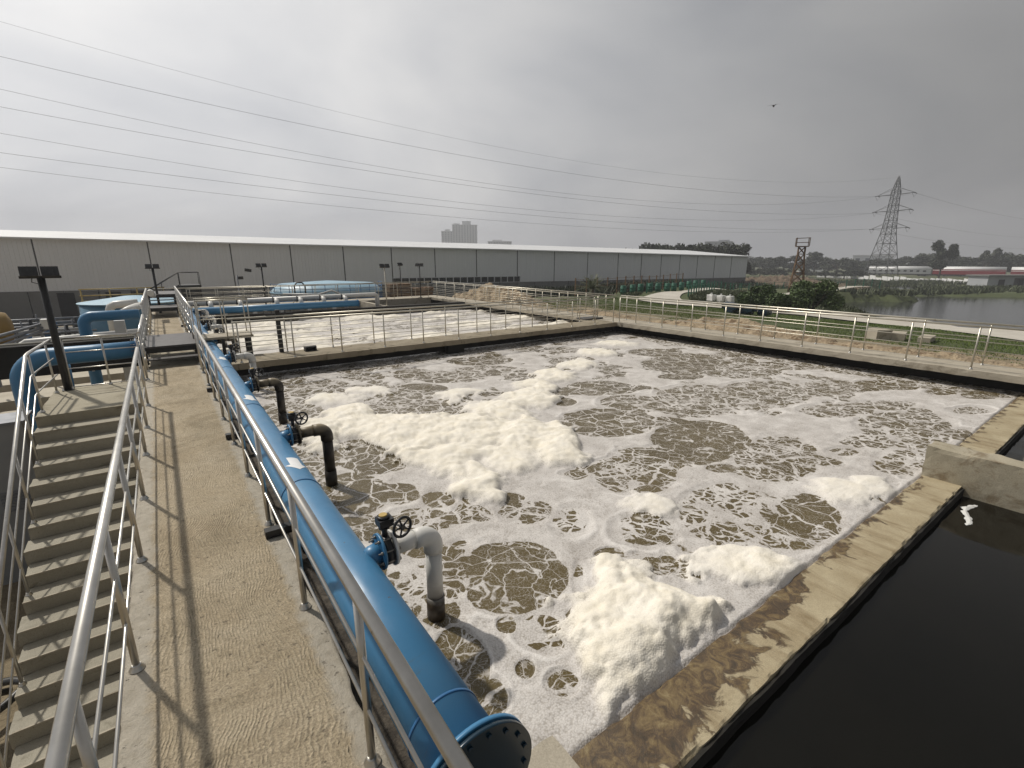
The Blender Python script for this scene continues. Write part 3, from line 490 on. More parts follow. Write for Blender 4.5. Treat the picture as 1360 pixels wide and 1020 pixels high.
def foam_surface(x, y, second=False):
    gx, gy = np.meshgrid(x, y, indexing='ij'); sh = gx.shape
    wx = (fbm(gx * 1.7, gy * 1.7, 0, 4, 21) - .5); wy = (fbm(gx * 1.7, gy * 1.7, 0, 4, 31) - .5)
    wx2 = fbm(gx * 6, gy * 6, 0, 3, 23) - .5; wy2 = fbm(gx * 6, gy * 6, 0, 3, 33) - .5
    H = np.full(sh, -1.0); V = np.full(sh, 0.3); 
    if not second:
        for (cx, cy, ra, rb, an, tp) in HOLES:
            k = 0.26 * min(1.0, rb / 0.5); X = gx + wx * k - cx; Y = gy + wy * k - cy; c, s = math.cos(an), math.sin(an)
            u = (X * c + Y * s) / ra; v = (-X * s + Y * c) / rb; h = 1 - np.sqrt(u * u + v * v)
            h = h * min(1.6, max(0.5, rb / 0.5)) if tp > 1 else h * 1.2
            h = h + 0.13
            m = h > H; H = np.where(m, h, H); V = np.where(m, tp / 4.0 - 0.12, V)
        # small stray patches, kept out of the thick foam
        n = fbm(gx * 1.5 + 40, gy * 1.5, 0, 4, 55); extra = (n - 0.615) * 3.0; fa = np.clip((gy + gx * .3 - 4) / 6, 0, 1); extra = np.where(fa > 0, extra + 0.10 * fa, extra); m = extra > H; H = np.where(m, extra, H); V = np.where(m, 0.55, V)
    else:
        n = fbm(gx * 0.9 + 3, gy * 2.6, 0, 5, 61); H = (n - 0.575) * 2.2; V = V * 0 + 0.7
    wall = np.maximum((gx - 15.25) / 0.9, (gy - 13.35) / 0.9) if not second else (gx - 15.2) / .9  # foam-free brown water by wall and beam, partly standing in for their shade
    wall = wall + (fbm(gx * 1.2, gy * 1.2, 0, 4, 57) - .5) * 1.6; wall = np.clip(wall, -1, .6); mw = wall > H; H = np.where(mw, wall, H); V = np.where(mw, .75, V)
    M = np.zeros(sh); TH = np.zeros(sh)
    for (cx, cy, ra, rb, an, hh) in (MOUNDS if not second else []):
        if hh < 0: continue
        X = gx + wx * .8 + wx2 * .22 - cx; Y = gy + wy * .8 + wy2 * .22 - cy; c, s = math.cos(an), math.sin(an); q = np.sqrt(((X * c + Y * s) / (ra * 1.12)) ** 2 + ((-X * s + Y * c) / (rb * 1.18)) ** 2)
        d = np.clip(1 - (q / 1.12) ** 2, 0, 1) ** 0.8 * hh * 0.72; M = M + d ** 3; TH = np.maximum(TH, np.clip(1.6 - q, 0, 1))
    M = M ** (1 / 3.0) * np.clip((gy - 1.665) / .10, 0, 1) ** .5
    if second:
        M = np.clip(fbm(gx * 0.7, gy * 1.1, 0, 4, 71) - 0.45, 0, 1) * 0.5; TH = np.clip(M * 8, 0, 1)
    TH = np.maximum(TH, 0.9 * np.exp(-((H + 0.13 + wx2 * .15) / 0.10) ** 2) * np.clip(fbm(gx * 1.1, gy * 1.1, 0, 3, 88) * 3.2 - 1.3, 0, 1))
    H = np.where(M > 0.03, np.minimum(H, -0.3), H)
    W1 = 1 - np.clip(worley(gx * 5.2 + wx * 2, gy * 5.2 + wy * 2, 1), 0, 1) ** 2; W2 = 1 - np.clip(worley(gx * 12 + wx * 3, gy * 12, 2), 0, 1) ** 2; W3 = 1 - np.clip(worley(gx * 27, gy * 27, 3), 0, 1) ** 2
    big = fbm(gx * 2.2, gy * 2.2, 0, 3, 77)
    mm = np.clip(M / 0.10, 0, 1)
    z = -0.48 + M * (0.60 + .65 * big) + np.clip(M / 0.16, 0, 1) * ((0.030 * W1 + 0.016 * W2) * np.clip(.35 + (gy - 2.5) * .12, .35, 1) + 0.005 * W3 - 0.02)
    foam = np.clip(0.5 - H * 6, 0, 1); z = z + foam * (0.006 + 0.007 * W2 + 0.004 * W3 + 0.012 * TH * W1) + (fbm(gx * 1.3, gy * 1.3, 0, 3, 91) - .5) * 0.02
    if not second: z = z - 0.035 * np.clip((1.70 - gy) / .04, 0, 1)
    Vt = np.stack([gx.ravel(), gy.ravel(), z.ravel()], 1)
    return npmesh('foamy_water', Vt, grid_faces(len(x), len(y)), FOAM, True, {'hole': H, 'vein': V, 'mound': mm, 'thick': TH})
struct(inst('foamy_basin_water', foam_surface(spaced(1.0, 16.6, 0.013, 0.0036), spaced(1.62, 15.2, 0.011, 0.0042))))
struct(inst('foamy_basin_water_beyond', foam_surface(np.arange(1.0, 16.6, 0.055), np.arange(15.2, 26.8, 0.06), True)))
b = MB(); b.add([(1.2, -6, -.6), (8.66, -6, -.6), (8.66, 1.4, -.6), (1.2, 1.4, -.6)], [(0, 1, 2, 3)]); struct(b.build('dark_tank_water', DWATER))
b = MB(); b.add([(8.98, -6, -.6), (16.7, -6, -.6), (16.7, 1.4, -.6), (8.98, 1.4, -.6)], [(0, 1, 2, 3)]); struct(b.build('dark_tank_water_beyond', DWATER))
b = MB(); b.add([(1.2, 26.9, -1.1), (16.6, 26.9, -1.1), (16.6, 31.8, -1.1), (1.2, 31.8, -1.1)], [(0, 1, 2, 3)]); struct(b.build('dark_channel_water', DWATER))
# scrap of foam adrift on the dark tank
xs = np.linspace(-1, 1, 70); fx, fy = np.meshgrid(xs, xs, indexing='ij'); X = 8.05 + fx * .40; Y = 1.0 + fy * .2; cen = 1.0 + 0.06 * np.sin(fx * 2.8 + .5); q = 0.042 * (0.5 + fbm(X * 9, Y * 9, 0, 3, 5)) * np.sqrt(np.clip(1 - fx ** 2, 0, 1)) - np.abs(Y - cen) + (fbm(X * 14, Y * 14, 0, 3, 6) - .5) * .05
keep = (q > 0)[:-1, :-1]; V = np.stack([X.ravel(), Y.ravel(), (-.594 + np.clip(q, 0, .05) * .35).ravel()], 1); o = inst('foam_scrap', npmesh('foam_scrap', V, grid_faces(70, 70, keep), SACK)); tag(o, 'small white scrap of foam floating on the dark tank beside the cross wall', 'foam')

# ---------------------------------------------------------------- concrete structure of the tanks
# walkway deck: sandy broomed screed with a crumbling right edge
dx = np.linspace(-0.56, 0.63, 62); dy = spaced(-0.8, 14.46, 0.018, 0.0035); X, Y = np.meshgrid(dx, dy, indexing='ij')
er = (fbm(Y * 2.4, X * 0, 0, 5, 41) - .5) * 0.11; el = (fbm(Y * 3.2 + 50, X * 0, 0, 5, 42) - .5) * 0.03
t = (X + 0.56) / 1.19; X2 = X + er * np.clip(t * 3 - 2, 0, 1) + el * np.clip(1 - t * 5, 0, 1)
Z = (fbm(X2 * 2.2, Y * 2.2, 0, 5, 43) - .5) * 0.012 + (fbm(X2 * 14, Y * 14, 0, 3, 44) - .5) * 0.006
ew = np.clip((X - 0.47) / 0.16, 0, 1) + np.clip((-0.50 - X) / 0.06, 0, 1); Z = Z + ew * ((fbm(X2 * 9, Y * 9, 0, 4, 45) - .55) * 0.035) + np.clip(ew, 0, 1) * (-0.006)
crk = np.exp(-((Y - 4.06 - (fbm(X * 3, Y * 0, 0, 3, 3) - .5) * .12) / 0.012) ** 2) * (X < -0.25) + np.exp(-((Y - 5.35 - (fbm(X * 3, Y * 0, 0, 3, 4) - .5) * .2 - X * .25) / 0.012) ** 2) * (X > .25); Z -= crk * 0.012
V = np.stack([X2.ravel(), Y.ravel(), Z.ravel()], 1); nb = len(V); nx, ny = X.shape; skirt = []; SF = []
F = grid_faces(nx, ny)
for side, flip in ((0, 0), (nx - 1, 1)):
    top = side * ny + np.arange(ny); low = V[top].copy(); low[:, 2] = -0.30; low[:, 0] += (0.03 if side == 0 else -0.05); st = nb + sum(len(s_) for s_ in skirt); skirt.append(low); bi = st + np.arange(ny)
    q = np.stack([top[:-1], top[1:], bi[1:], bi[:-1]], 1); SF.append(q[:, ::-1] if flip else q)
walk = struct(inst('walkway', npmesh('walkway', np.concatenate([V] + skirt), np.concatenate([F] + SF), DECK, True)))
struct(rough('walkway_wall', CONCW, -0.52, -0.8, -3.5, 0.57, 14.45, -0.02, step=0.25, amp=0.01))
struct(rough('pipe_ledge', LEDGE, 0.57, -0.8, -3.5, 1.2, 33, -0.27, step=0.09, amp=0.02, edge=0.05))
struct(rough('walkway_beyond', DECK, -0.62, 17.6, -3.5, 0.62, 33.0, 0.0, step=0.3, amp=0.01))
struct(rough('corner_block', CONC, 0.98, 0.9, -1.2, 1.47, 1.62, -0.08, step=0.035, amp=0.006, edge=0.04))
struct(rough('weir_wall', WEIR, 1.2, 1.215, -1.6, 16.7, 1.665, -0.462, step=0.026, amp=0.011, edge=0.05, s=4))
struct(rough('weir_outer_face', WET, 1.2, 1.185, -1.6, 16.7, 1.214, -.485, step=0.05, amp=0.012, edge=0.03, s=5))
struct(rough('cross_wall', CONCW, 8.66, -6, -1.6, 9.0, 1.67, 0.0, step=0.07, amp=0.012, edge=0.05, s=7))
# overflow launder on the dark side: black wet face below the weir lip is the weir wall itself
struct(rough('right_walkway', CONC, 15.7, -6, -0.17, 16.95, 33.2, 0.0, step=0.12, amp=0.008, edge=0.03, s=12))
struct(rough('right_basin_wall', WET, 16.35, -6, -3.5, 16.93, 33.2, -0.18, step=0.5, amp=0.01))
struct(rough('far_basin_wall', CONC, 0.64, 31.5, -3.5, 15.69, 33.2, 0.0, step=0.3, amp=0.01, edge=0.03))
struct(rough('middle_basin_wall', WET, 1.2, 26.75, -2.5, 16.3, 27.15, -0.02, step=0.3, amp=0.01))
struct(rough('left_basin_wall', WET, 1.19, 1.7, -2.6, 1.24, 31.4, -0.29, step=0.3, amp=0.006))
o = struct(rough('channel_divider_wall', CONC, 10.5, 27.16, -2.5, 10.75, 31.48, -0.03, step=0.3, amp=0.008))
struct(rough('beam_walkway', BEAMC, 1.22, 13.9, -0.17, 15.68, 15.05, 0.0, step=0.09, amp=0.008, edge=0.035, s=3))
struct(rough('beam_web', WET, 1.25, 14.25, -0.40, 15.9, 14.7, -0.18, step=0.3, amp=0.01))
struct(rough('beam_pillar', WET, 7.55, 14.0, -2.5, 8.15, 14.95, -0.181, step=0.2, amp=0.01))
o = rough('hatch_cover', BLACKP, 15.05, 15.1, 0.012, 16.1, 15.75, 0.07, step=0.1, amp=0.004, edge=0.02); tag(o, 'dark flat hatch cover lying on the walkway corner beyond the beam railing', 'hatch cover')

# ---------------------------------------------------------------- stairs and landing
NT_ = 18; RS = 0.185; TR = 0.35; XL = -2.06
st = thing('concrete_stairs', 'broad flight of grey concrete steps going down beside the sandy walkway', 'stairs', (0, 0, 0))
for k in range(NT_):
    zt = -(k + 1) * RS; y1 = 11.04 - k * TR; y0 = y1 - TR
    V, F = rough_box(XL + (0.03 if k % 3 else 0), y0, zt - RS - 0.12, -0.575, y1 + (0.0 if k else 0), zt, 0.07, 0.004, 20 + k, 0.03); V[:, 1] += np.where(V[:, 2] < zt - RS - 0.0, 0.02, 0)
    o = bpy.data.objects.new('step', npmesh('step', V, F, STAIRC, False)); COL.objects.link(o); o.parent = st
    MB().box(XL + .035, y0 - .004, zt - .014, -.576, y0 + .018, zt + .0035).build('nosing', CONC, o)
o = rough('landing', STAIRD, XL, 11.045, -0.22, -0.575, 13.25, -0.004, step=0.09, amp=0.005, edge=0.03, parent=st)
b = MB(); b.add([(XL + .2, 11.0, -.25), (XL + .2, 11.0, -.55), (XL + .2, 4.6, -3.94), (XL + .2, 4.6, -3.6), (-.6, 11, -.25), (-.6, 11, -.55), (-.6, 4.6, -3.94), (-.6, 4.6, -3.6)], [(0, 1, 2, 3), (7, 6, 5, 4), (1, 5, 6, 2), (0, 3, 7, 4), (0, 4, 5, 1), (3, 2, 6, 7)]); b.build('stair_soffit', STAIRC, st)
for yy in (11.3, 12.8): rough('landing_column', CONCW, XL + .1, yy - .12, -3.6, XL + .35, yy + .12, -.225, step=.4, amp=.005, parent=st)

# ---------------------------------------------------------------- railings: every run is one thing; rails and posts are its parts
def post_mesh(h, r, z0=0.0, n=10):
    return MB().tube([(0, 0, z0), (0, 0, h)], r, n).mesh('post', STEEL)
def flange_mesh(r, n=18):
    return MB().lathe([(r * 2.1, 0), (r * 2.1, .006), (r * 1.75, .012), (r * 1.75, .018), (r * 1.4, .024), (r * 1.4, .030), (r * 1.1, .042)], (0, 0, 0), n=n).mesh('base_flange', STEEL)
PM = {}
def railing(label, p0, p1, posts, mids, h=1.05, rt=.030, rp=.021, rm=.010, mat=None, group='tubular walkway railings', ext=(0, 0), over=0.0, name='railing', flr=True, nseg=12, wob=0.0):
    mat = mat or STEEL; p0, p1 = Vector(p0), Vector(p1); t = thing(name, label, 'railing', p0, group); d = (p1 - p0); L = d.length; u = d / L
    key = (round(h, 3), rp, mat.name)
    if key not in PM:
        pm = MB().tube([(0, 0, 0), (0, 0, h)], rp, nseg).mesh('post', mat); fm = flange_mesh(rp, nseg + 4); PM[key] = (pm, fm)
    pm, fm = PM[key]; a = u * (-ext[0]); bb = d + u * ext[1]
    MB().tube([a + Vector((0, 0, h)), bb + Vector((0, 0, h))], rt, nseg + 4).build('top_rail', mat, t)
    for mz in mids: MB().tube([a * .0 + Vector((0, 0, mz)), d + Vector((0, 0, mz))], rm, 8).build('mid_rail', mat, t)
    for s in posts:
        o = inst('post', pm, t, u * s)
        if flr: inst('base_flange', fm, o)
    return t
M2 = (.36, .69); M3 = (.27, .52, .78)
railing('polished steel railing between the sandy walkway and the big blue pipe', (.545, .0, 0), (.545, 13.75, 0), [.62, 2.02, 3.47, 4.95, 6.33, 7.63, 9.0, 10.4, 11.8, 13.2, 13.75], M2, ext=(.4, 0), nseg=20)
t = railing('polished steel railing along the open stair side of the sandy walkway', (-.49, -.6, 0), (-.49, 10.85, 0), [1.3, 2.7, 4.11, 5.55, 6.95, 8.49, 9.84, 11.33], M2, ext=(0.2, 0), nseg=20)
railing('steel railing on the left side of the walkway beyond the stair landing', (-.52, 13.15, 0), (-.52, 17.5, 0), [0, 1.0, 2.0, 3.2, 4.3], M2, ext=(0, 0))
railing('steel railing left of the raised crossing, running on to the far deck', (-.50, 17.6, .0), (-.50, 27.2, .0), [0, 1.3, 2.6, 3.9, 5.2, 6.5, 7.8, 9.1, 9.6], M2, h=1.35)
railing('steel railing between the far deck and the blue pipe beyond the black crossing', (.56, 14.4, 0), (.56, 27.0, 0), [0.1, 1.5, 2.9, 4.3, 5.7, 7.1, 8.5, 9.9, 11.3, 12.6], (.36, .69, 1.05), h=1.42)
railing('near railing of the two along the beam walkway across the basins', (1.35, 14.0, 0), (15.55, 14.0, 0), [0.1 + 1.3 * k for k in range(11)] + [14.2], M3, rt=.024, rp=.018, rm=.009, mat=STEELW)
railing('far railing of the two along the beam walkway across the basins', (1.35, 14.92, 0), (15.3, 14.92, 0), [0.1 + 1.3 * k for k in range(11)] + [13.95], M3, rt=.024, rp=.018, rm=.009, mat=STEELW)
railing('railing on the foamy side of the long right-hand concrete walkway', (15.82, -3.3, 0), (15.82, 13.9, 0), [0.7 + 1.3 * k for k in range(13)] + [17.2], M2, rt=.026, rp=.02, rm=.010, mat=STEELW)
railing('outer railing on the grass side of the long right-hand concrete walkway', (16.66, -3.3, 0), (16.66, 14.6, 0), [0.65 + 1.3 * k for k in range(14)], M2, rt=.026, rp=.02, rm=.010, mat=STEELW)
railing('inner railing of the right-hand walkway beyond the beam, beside the second basin', (15.82, 15.1, 0), (15.82, 31.4, 0), [0.1 + 1.3 * k for k in range(13)], M3, rt=.024, rp=.018, rm=.009, mat=STEELW)
railing('outer railing of the right-hand walkway beside the sand heap', (16.66, 14.9, 0), (16.66, 33, 0), [0.6 + 1.3 * k for k in range(14)], M3, rt=.024, rp=.018, rm=.009, mat=STEELW)
railing('railing at the far end of the basins, on the water side', (1.2, 31.7, 0), (15.7, 31.7, 0), [0.1 + 1.3 * k for k in range(12)], M3, rt=.022, rp=.016, rm=.008, mat=STEELW)
railing('outer railing at the far end of the basins, in front of the blue tank', (-.3, 33.0, 0), (16.5, 33.0, 0), [0.1 + 1.4 * k for k in range(12)], M3, rt=.022, rp=.016, rm=.008, mat=STEELW)
railing('railing across the back of the stair landing beside the lamp post', (-1.78, 13.14, 0), (-.56, 13.14, 0), [0, .62, 1.2], (.03, .42, .76), rt=.024, rp=.018, rm=.011)
# left railing of the landing and stairs: one bent run
t = thing('stair_railing', 'bright steel railing down the left edge of the grey stairs', 'railing', (0, 0, 0), 'tubular walkway railings')
def sz(y): return -((11.04 - y) / TR) * RS
XR = -1.99
for nm, hh, r in (('top_rail', 1.05, .027), ('mid_rail', .69, .012), ('mid_rail', .36, .012)):
    MB().tube([(XR + .06, 12.95, hh), (XR, 11.35, hh), (XR, 11.12, hh - .01), (XR, 4.9, hh + sz(4.9) - .06)], r, 14).build(nm, STEEL, t)
for yy, zb in ((12.9, 0), (11.33, 0)) + tuple((11.04 - TR * k - .17, -RS * (k + 1)) for k in (2, 5, 8, 11, 14)):
    hh = 1.05 - zb + (sz(yy) - .06 if yy < 11.1 else 0); o = MB((XR, yy, zb)).tube([(XR, yy, zb), (XR, yy, zb + hh)], .019, 12).build('post', STEEL, t); o.parent = t; o.location = (XR, yy, zb)
    inst('base_flange', flange_mesh(.019), o)

# ---------------------------------------------------------------- the big blue air main with its rings, arrows, brackets and end flange
PX, PZ, PR = .86, .25, .20
t = thing('blue_pipe', 'huge glossy blue air pipe with white arrows running along the walkway', 'pipe', (PX, 1.5, PZ))
O = (PX, 1.5, PZ)
def seg(y0, y1): return MB(O).tube([(PX, y0 + (y1 - y0) * k / 8, PZ) for k in range(9)], PR, 56).build('pipe_body', BLUE, t)
seg(1.50, 14.45); seg(14.455, 27.2)
for y in (1.78, 4.82, 8.05, 11.3, 14.2, 18.0, 21.2, 24.5): MB(O).tube([(PX, y - .008, PZ), (PX, y + .008, PZ)], PR + .006, 48, True).build('weld_ring', BLUED, t)
fl = MB(O).lathe([(.30, 0), (.30, .024)], (PX, 1.465, PZ), (0, 1, 0), 48).build('end_flange', BLUE, t)
MB(O).lathe([(.285, 0), (.285, .012)], (PX, 1.451, PZ), (0, 1, 0), 48).build('gasket', NAVY, fl)
MB(O).lathe([(.30, 0), (.30, .022)], (PX, 1.428, PZ), (0, 1, 0), 48).build('blank_plate', NAVY, fl)
bm = MB().lathe([(.016, 0), (.016, .016), (.009, .017), (.009, .085), (.016, .086), (.016, .102)], (0, 0, 0), (0, 1, 0), 8).mesh('bolt', BOLT)
bmn = MB().lathe([(.013, 0), (.013, .012), (.008, .013), (.008, .075), (.013, .076), (.013, .09)], (0, 0, 0), (0, 1, 0), 8).mesh('bolt', NAVY)
for k in range(16):
    a = 2 * math.pi * (k + .5) / 16; inst('bolt', bmn, t, (.258 * math.cos(a), -.085, .258 * math.sin(a)))
def arrow(y):
    # flow arrow, pointing to the viewer, wrapped on the upper flank of the pipe
    R_ = PR + .0025; L0, L1 = .34, .0
    def P(s, yy): a = math.radians(72) - s / R_; return (PX + R_ * math.cos(a), yy, PZ + R_ * math.sin(a))
    m = MB(O); n = 6; w = .062; hw = .115
    for i in range(n):
        s0, s1 = -w + 2 * w * i / n, -w + 2 * w * (i + 1) / n; m.quad(P(s0, y + .02), P(s1, y + .02), P(s1, y + .24), P(s0, y + .24))
    for i in range(10):
        s0, s1 = -hw + 2 * hw * i / 10, -hw + 2 * hw * (i + 1) / 10; y0, y1 = y + .02 - .16 * (1 - abs(s0) / hw), y + .02 - .16 * (1 - abs(s1) / hw); m.quad(P(s0, y0), P(s1, y1), P(s1, y + .02), P(s0, y + .02))
    return m.build('flow_arrow', PAINTW, t)
for y in (5.25, 8.42, 12.35, 17.0): arrow(y)
for i, y in enumerate((4.70, 7.93, 11.2, 19.0, 20.6, 23.2)):
    m = MB(O); x0 = .47; m.box(x0, y - .05, .002, .95, y + .05, .012); m.box(x0, y - .045, .012, x0 + .34, y + .045, .075); m.box(x0 + .30, y - .05, -.25, x0 + .42, y + .05, .06)
    m.build('support_bracket', BLACK, t)

# ---------------------------------------------------------------- aeration drops: stub, flanges, gear valve, elbow, drop pipe
def drop(y, mat, label, low=-.53):
    t = thing('aeration_drop_pipe', label, 'valve and pipe', (1.0, y, 0), 'aeration drop pipes off the blue main'); zc = .36; XD = 1.565; r = .076; O = (1.0, y, 0)
    MB(O).tube([(1.0, y, zc - .04), (1.045, y, zc - .01), (1.10, y, zc)], .082, 22).build('blue_stub', BLUE, t)
    f = MB(O).lathe([(.145, 0), (.145, .02)], (1.095, y, zc), (1, 0, 0), 28).build('blue_flange', BLUE, t)
    f2 = MB(O).lathe([(.142, 0), (.142, .022)], (1.195, y, zc), (1, 0, 0), 28).build('pvc_flange', mat, t)
    for k in range(8):
        a = 2 * math.pi * (k + .5) / 8; yy, z2 = y + .118 * math.cos(a), zc + .118 * math.sin(a)
        MB(O).tube([(1.055, yy, z2), (1.232, yy, z2)], .0075, 6).lathe([(.015, 0), (.015, .014)], (1.078, yy, z2), (1, 0, 0), 6).lathe([(.015, 0), (.015, .014)], (1.218, yy, z2), (1, 0, 0), 6).build('stud_bolt', BOLT, t)
    v = MB(O).lathe([(.098, 0), (.122, .006), (.122, .06), (.098, .066)], (1.12, y, zc), (1, 0, 0), 28).tube([(1.153, y, zc + .10), (1.153, y, zc + .235)], .022, 10).lathe([(.045, 0), (.045, .014)], (1.153, y, zc + .195), n=14).build('valve_body', CAST, t)
    g = MB(O).box(1.10, y - .06, zc + .225, 1.215, y + .05, zc + .285).lathe([(.048, 0), (.052, .012), (.04, .02)], (1.15, y - .0, zc + .285), n=18).build('gearbox', CAST, t)
    MB(O).lathe([(.036, 0), (.030, .008)], (1.15, y, zc + .306), n=16).build('position_indicator', YELLOW, g)
    hc = Vector((1.235, y - .17, zc + .255)); MB(O).tube([(1.19, y - .03, zc + .255), hc - Vector((.0, 0, .0))], .009, 8).build('wheel_shaft', BOLT, t)
    axis = Vector((.22, -.97, 0)).normalized(); u = Vector((0, 0, 1)); w = axis.cross(u)
    wh = MB(O).tube([hc + (u * math.cos(2 * math.pi * k / 26) + w * math.sin(2 * math.pi * k / 26)) * .078 for k in range(26)], .0115, 8, closed=True).build('handwheel', CAST, t)
    MB(O).lathe([(.02, -.012), (.02, .016)], hc, axis, 12).build('hub', CAST, wh)
    for k in range(5):
        a = 2 * math.pi * (k + .25) / 5; e = u * math.cos(a) + w * math.sin(a); MB(O).tube([hc + e * .012, hc + e * .072], [.0085, .0065], 6).build('spoke', CAST, wh)
    # PVC: straight length, elbow with sockets, drop
    MB(O).tube([(1.20, y, zc), (XD - .12, y, zc)], r - .006, 26).build('straight_length', mat, t)
    E = [(XD - .115 + .115 * math.sin(a), y, zc - .115 + .115 * math.cos(a)) for a in [math.pi / 2 * k / 9 for k in range(10)]]
    MB(O).tube([(XD - .17, y, zc)] + E + [(XD, y, zc - .17)], r + .006, 28).build('elbow', mat, t)
    MB(O).tube([(XD, y, zc - .16), (XD, y, -.27)], r - .006, 26).build('drop_leg', mat, t)
    MB(O).tube([(XD, y, -.26), (XD, y, low)], r + .003, 26).build('bottom_socket', mat, t)
    return t
drop(3.30, PIPE_CLEAN, 'white drop pipe with brown foot and spoked handwheel, nearest the viewer')
drop(6.50, PIPE_BLACK, 'drop pipe with black scummy leg standing in the thick cream foam')
drop(9.72, PIPE_BLACK, 'brown and black drop pipe just in front of the beam walkway')
drop(12.9, PIPE_CLEAN, 'pale grey drop pipe with valve right against the beam walkway', -.5)
drop(16.1, PIPE_BROWN, 'grey drop pipe in the second basin just behind the beam walkway')
drop(19.3, PIPE_CLEAN, 'drop pipe in the second basin beside the small side platform')
drop(22.5, PIPE_CLEAN, 'distant drop pipe in the second basin, second from its far end')
drop(25.7, PIPE_CLEAN, 'most distant drop pipe at the far end of the second basin')

# ---------------------------------------------------------------- black steel crossings over the walkway
def crossing(label, y0, y1, ztop, steps, x0=-.6, x1=.64):
    t = thing('steel_crossing', label, 'steel platform', (0, y0, 0), 'black steel crossings on the walkway'); O = (0, y0, 0)
    MB(O).box(x0, y0, ztop - .045, x1, y1, ztop).build('deck_plate', BLACKP, t)
    for x in (x0 + .04, x1 - .04): MB(O).box(x - .035, y0 + .02, ztop - .19, x + .035, y1 - .02, ztop - .047).build('side_beam', BLACK, t)
    MB(O).box(x0 + .08, y0 + .02, ztop - .17, x1 - .08, y0 + .07, ztop - .047).build('cross_beam', BLACK, t)
    for x in (x0 + .05, x1 - .05):
        for y in (y0 + .12, y1 - .12): MB(O).box(x - .05, y - .05, .001, x + .05, y + .05, ztop - .192).build('leg', BLACK, t)
    for (ys, zs) in steps:
        o = MB(O).box(x0 + .02, ys - .12, zs - .035, x1 - .02, ys + .14, zs).build('step_tread', BLACKP, t)
        for x in (x0 + .05, x1 - .08): MB(O).box(x, ys - .10, .001, x + .04, ys - .02, zs - .036).build('tread_leg', BLACK, o)
    return t
crossing('low black steel crossing with one step, between the sandy deck and the next deck', 14.95, 17.35, .47, [(14.6, .22)])
crossing('second black steel crossing at the far end of the deck', 27.4, 29.2, .46, [])
crossing('topmost black platform with pale treads beside the far lamp post', 29.5, 32.6, .95, [(29.3, .70)])
rough('crossing_footing', CONCW, -.56, 14.46, -.5, .6, 17.59, -.06, step=.3, amp=.01)['kind'] = 'structure'
t = thing('side_platform', 'small grey side platform over the blue pipe, with its own railing', 'platform', (1.2, 15.6, 0)); O = (1.2, 15.6, 0)
MB(O).box(.66, 15.1, .50, 1.95, 16.0, .56).build('platform_slab', CONC, t)
for x, y in ((1.85, 15.2), (1.85, 15.9), (1.2, 15.2)): MB(O).box(x - .04, y - .04, -.4, x + .04, y + .04, .498).build('leg', BLACK, t)
for y in (15.12, 15.98):
    MB(O).tube([(.70, y, 1.55), (1.92, y, 1.55)], .02, 10).build('top_rail', STEELW, t); MB(O).tube([(.70, y, 1.05), (1.92, y, 1.05)], .01, 8).build('mid_rail', STEELW, t)
    for x in (.72, 1.32, 1.9): MB(O).tube([(x, y, .56), (x, y, 1.55)], .016, 10).build('post', STEELW, t)

# ---------------------------------------------------------------- floodlight posts
def floodlight(x, y, z0, h, label, heads='pair', r=.055, rz=0.0, mat=None):
    t = thing('floodlight_post', label, 'floodlight', (x, y, z0), 'floodlight posts around the tanks', rz); mat = mat or BLACK
    if r > .03: MB().box(-.09, -.09, 0, .09, .09, .012).build('base_plate', mat, t)
    MB().tube([(0, 0, .01), (0, 0, h - .02)], r, 12).build('pole', mat, t)
    MB().box(-.30, -.03, h - .03, .30, .03, h + .02).build('crossbar', mat, t)
    for s in (-1, 1):
        M = Matrix.Translation((s * .15, -.02, h + .08)) @ Matrix.Rotation(R(-38), 4, 'X')
        hd = MB().box(-.13, -.05, -.11, .13, .03, .11, M).build('lamp_head', LAMPB, t)
        MB().box(-.115, .031, -.095, .115, .038, .095, M).build('reflector', LAMPG, hd)
        for k in range(5): MB().box(-.11 + .05 * k, -.075, -.10, -.105 + .05 * k, -.051, .10, M).build('cooling_fin', LAMPB, hd)
    m = MB().tube([(-.12, 0, h + .0), (-.14, .02, h - .10), (-.04, .03, h - .14), (-.01, .05, h - .3)], .008, 6).build('cable', BLACK, t)
    return t
floodlight(-1.84, 13.05, 0, 2.28, 'tall black floodlight post at the back of the stair landing', r=.062, rz=R(8))
floodlight(-.14, 29.9, 0, 2.2, 'black floodlight post beside the far black platform')
floodlight(5.0, 31.85, 0, 2.2, 'slim floodlight post rising in front of the blue tank left end', r=.04)
floodlight(10.55, 25.9 + 1.0, 0, 2.18, 'pale floodlight post at the channel divider right of the blue tank', r=.035, mat=STEELW)
floodlight(14.35, 33.6, 0, 2.2, 'farther of the two floodlights at the far basin corner', r=.035, rz=R(40))
floodlight(14.95, 31.6, 0, 2.18, 'nearer of the two floodlights at the far basin corner', r=.035, rz=R(-50))
t = thing('floodlight_post', 'short black post with open square brackets on the beam walkway', 'floodlight', (2.6, 14.97, 0), 'floodlight posts around the tanks')
MB().box(-.055, -.055, 0, .055, .055, 1.22).build('pole', BLACK, t)
for x0 in (-.34, .06, .20):
    w = .16 if x0 > 0 else .20; MB().tube([(x0, 0, 1.05), (x0 + w, 0, 1.05), (x0 + w, 0, 1.20), (x0, 0, 1.20)], .012, 4, closed=True).build('bracket_frame', BLACK, t)
MB().box(-.34, -.02, 1.10, .40, .02, 1.13).build('crossbar', BLACK, t)
t = thing('socket_box', 'small black open box on the beam walkway at the foot of a railing post', 'box', (3.33, 14.7, .001))
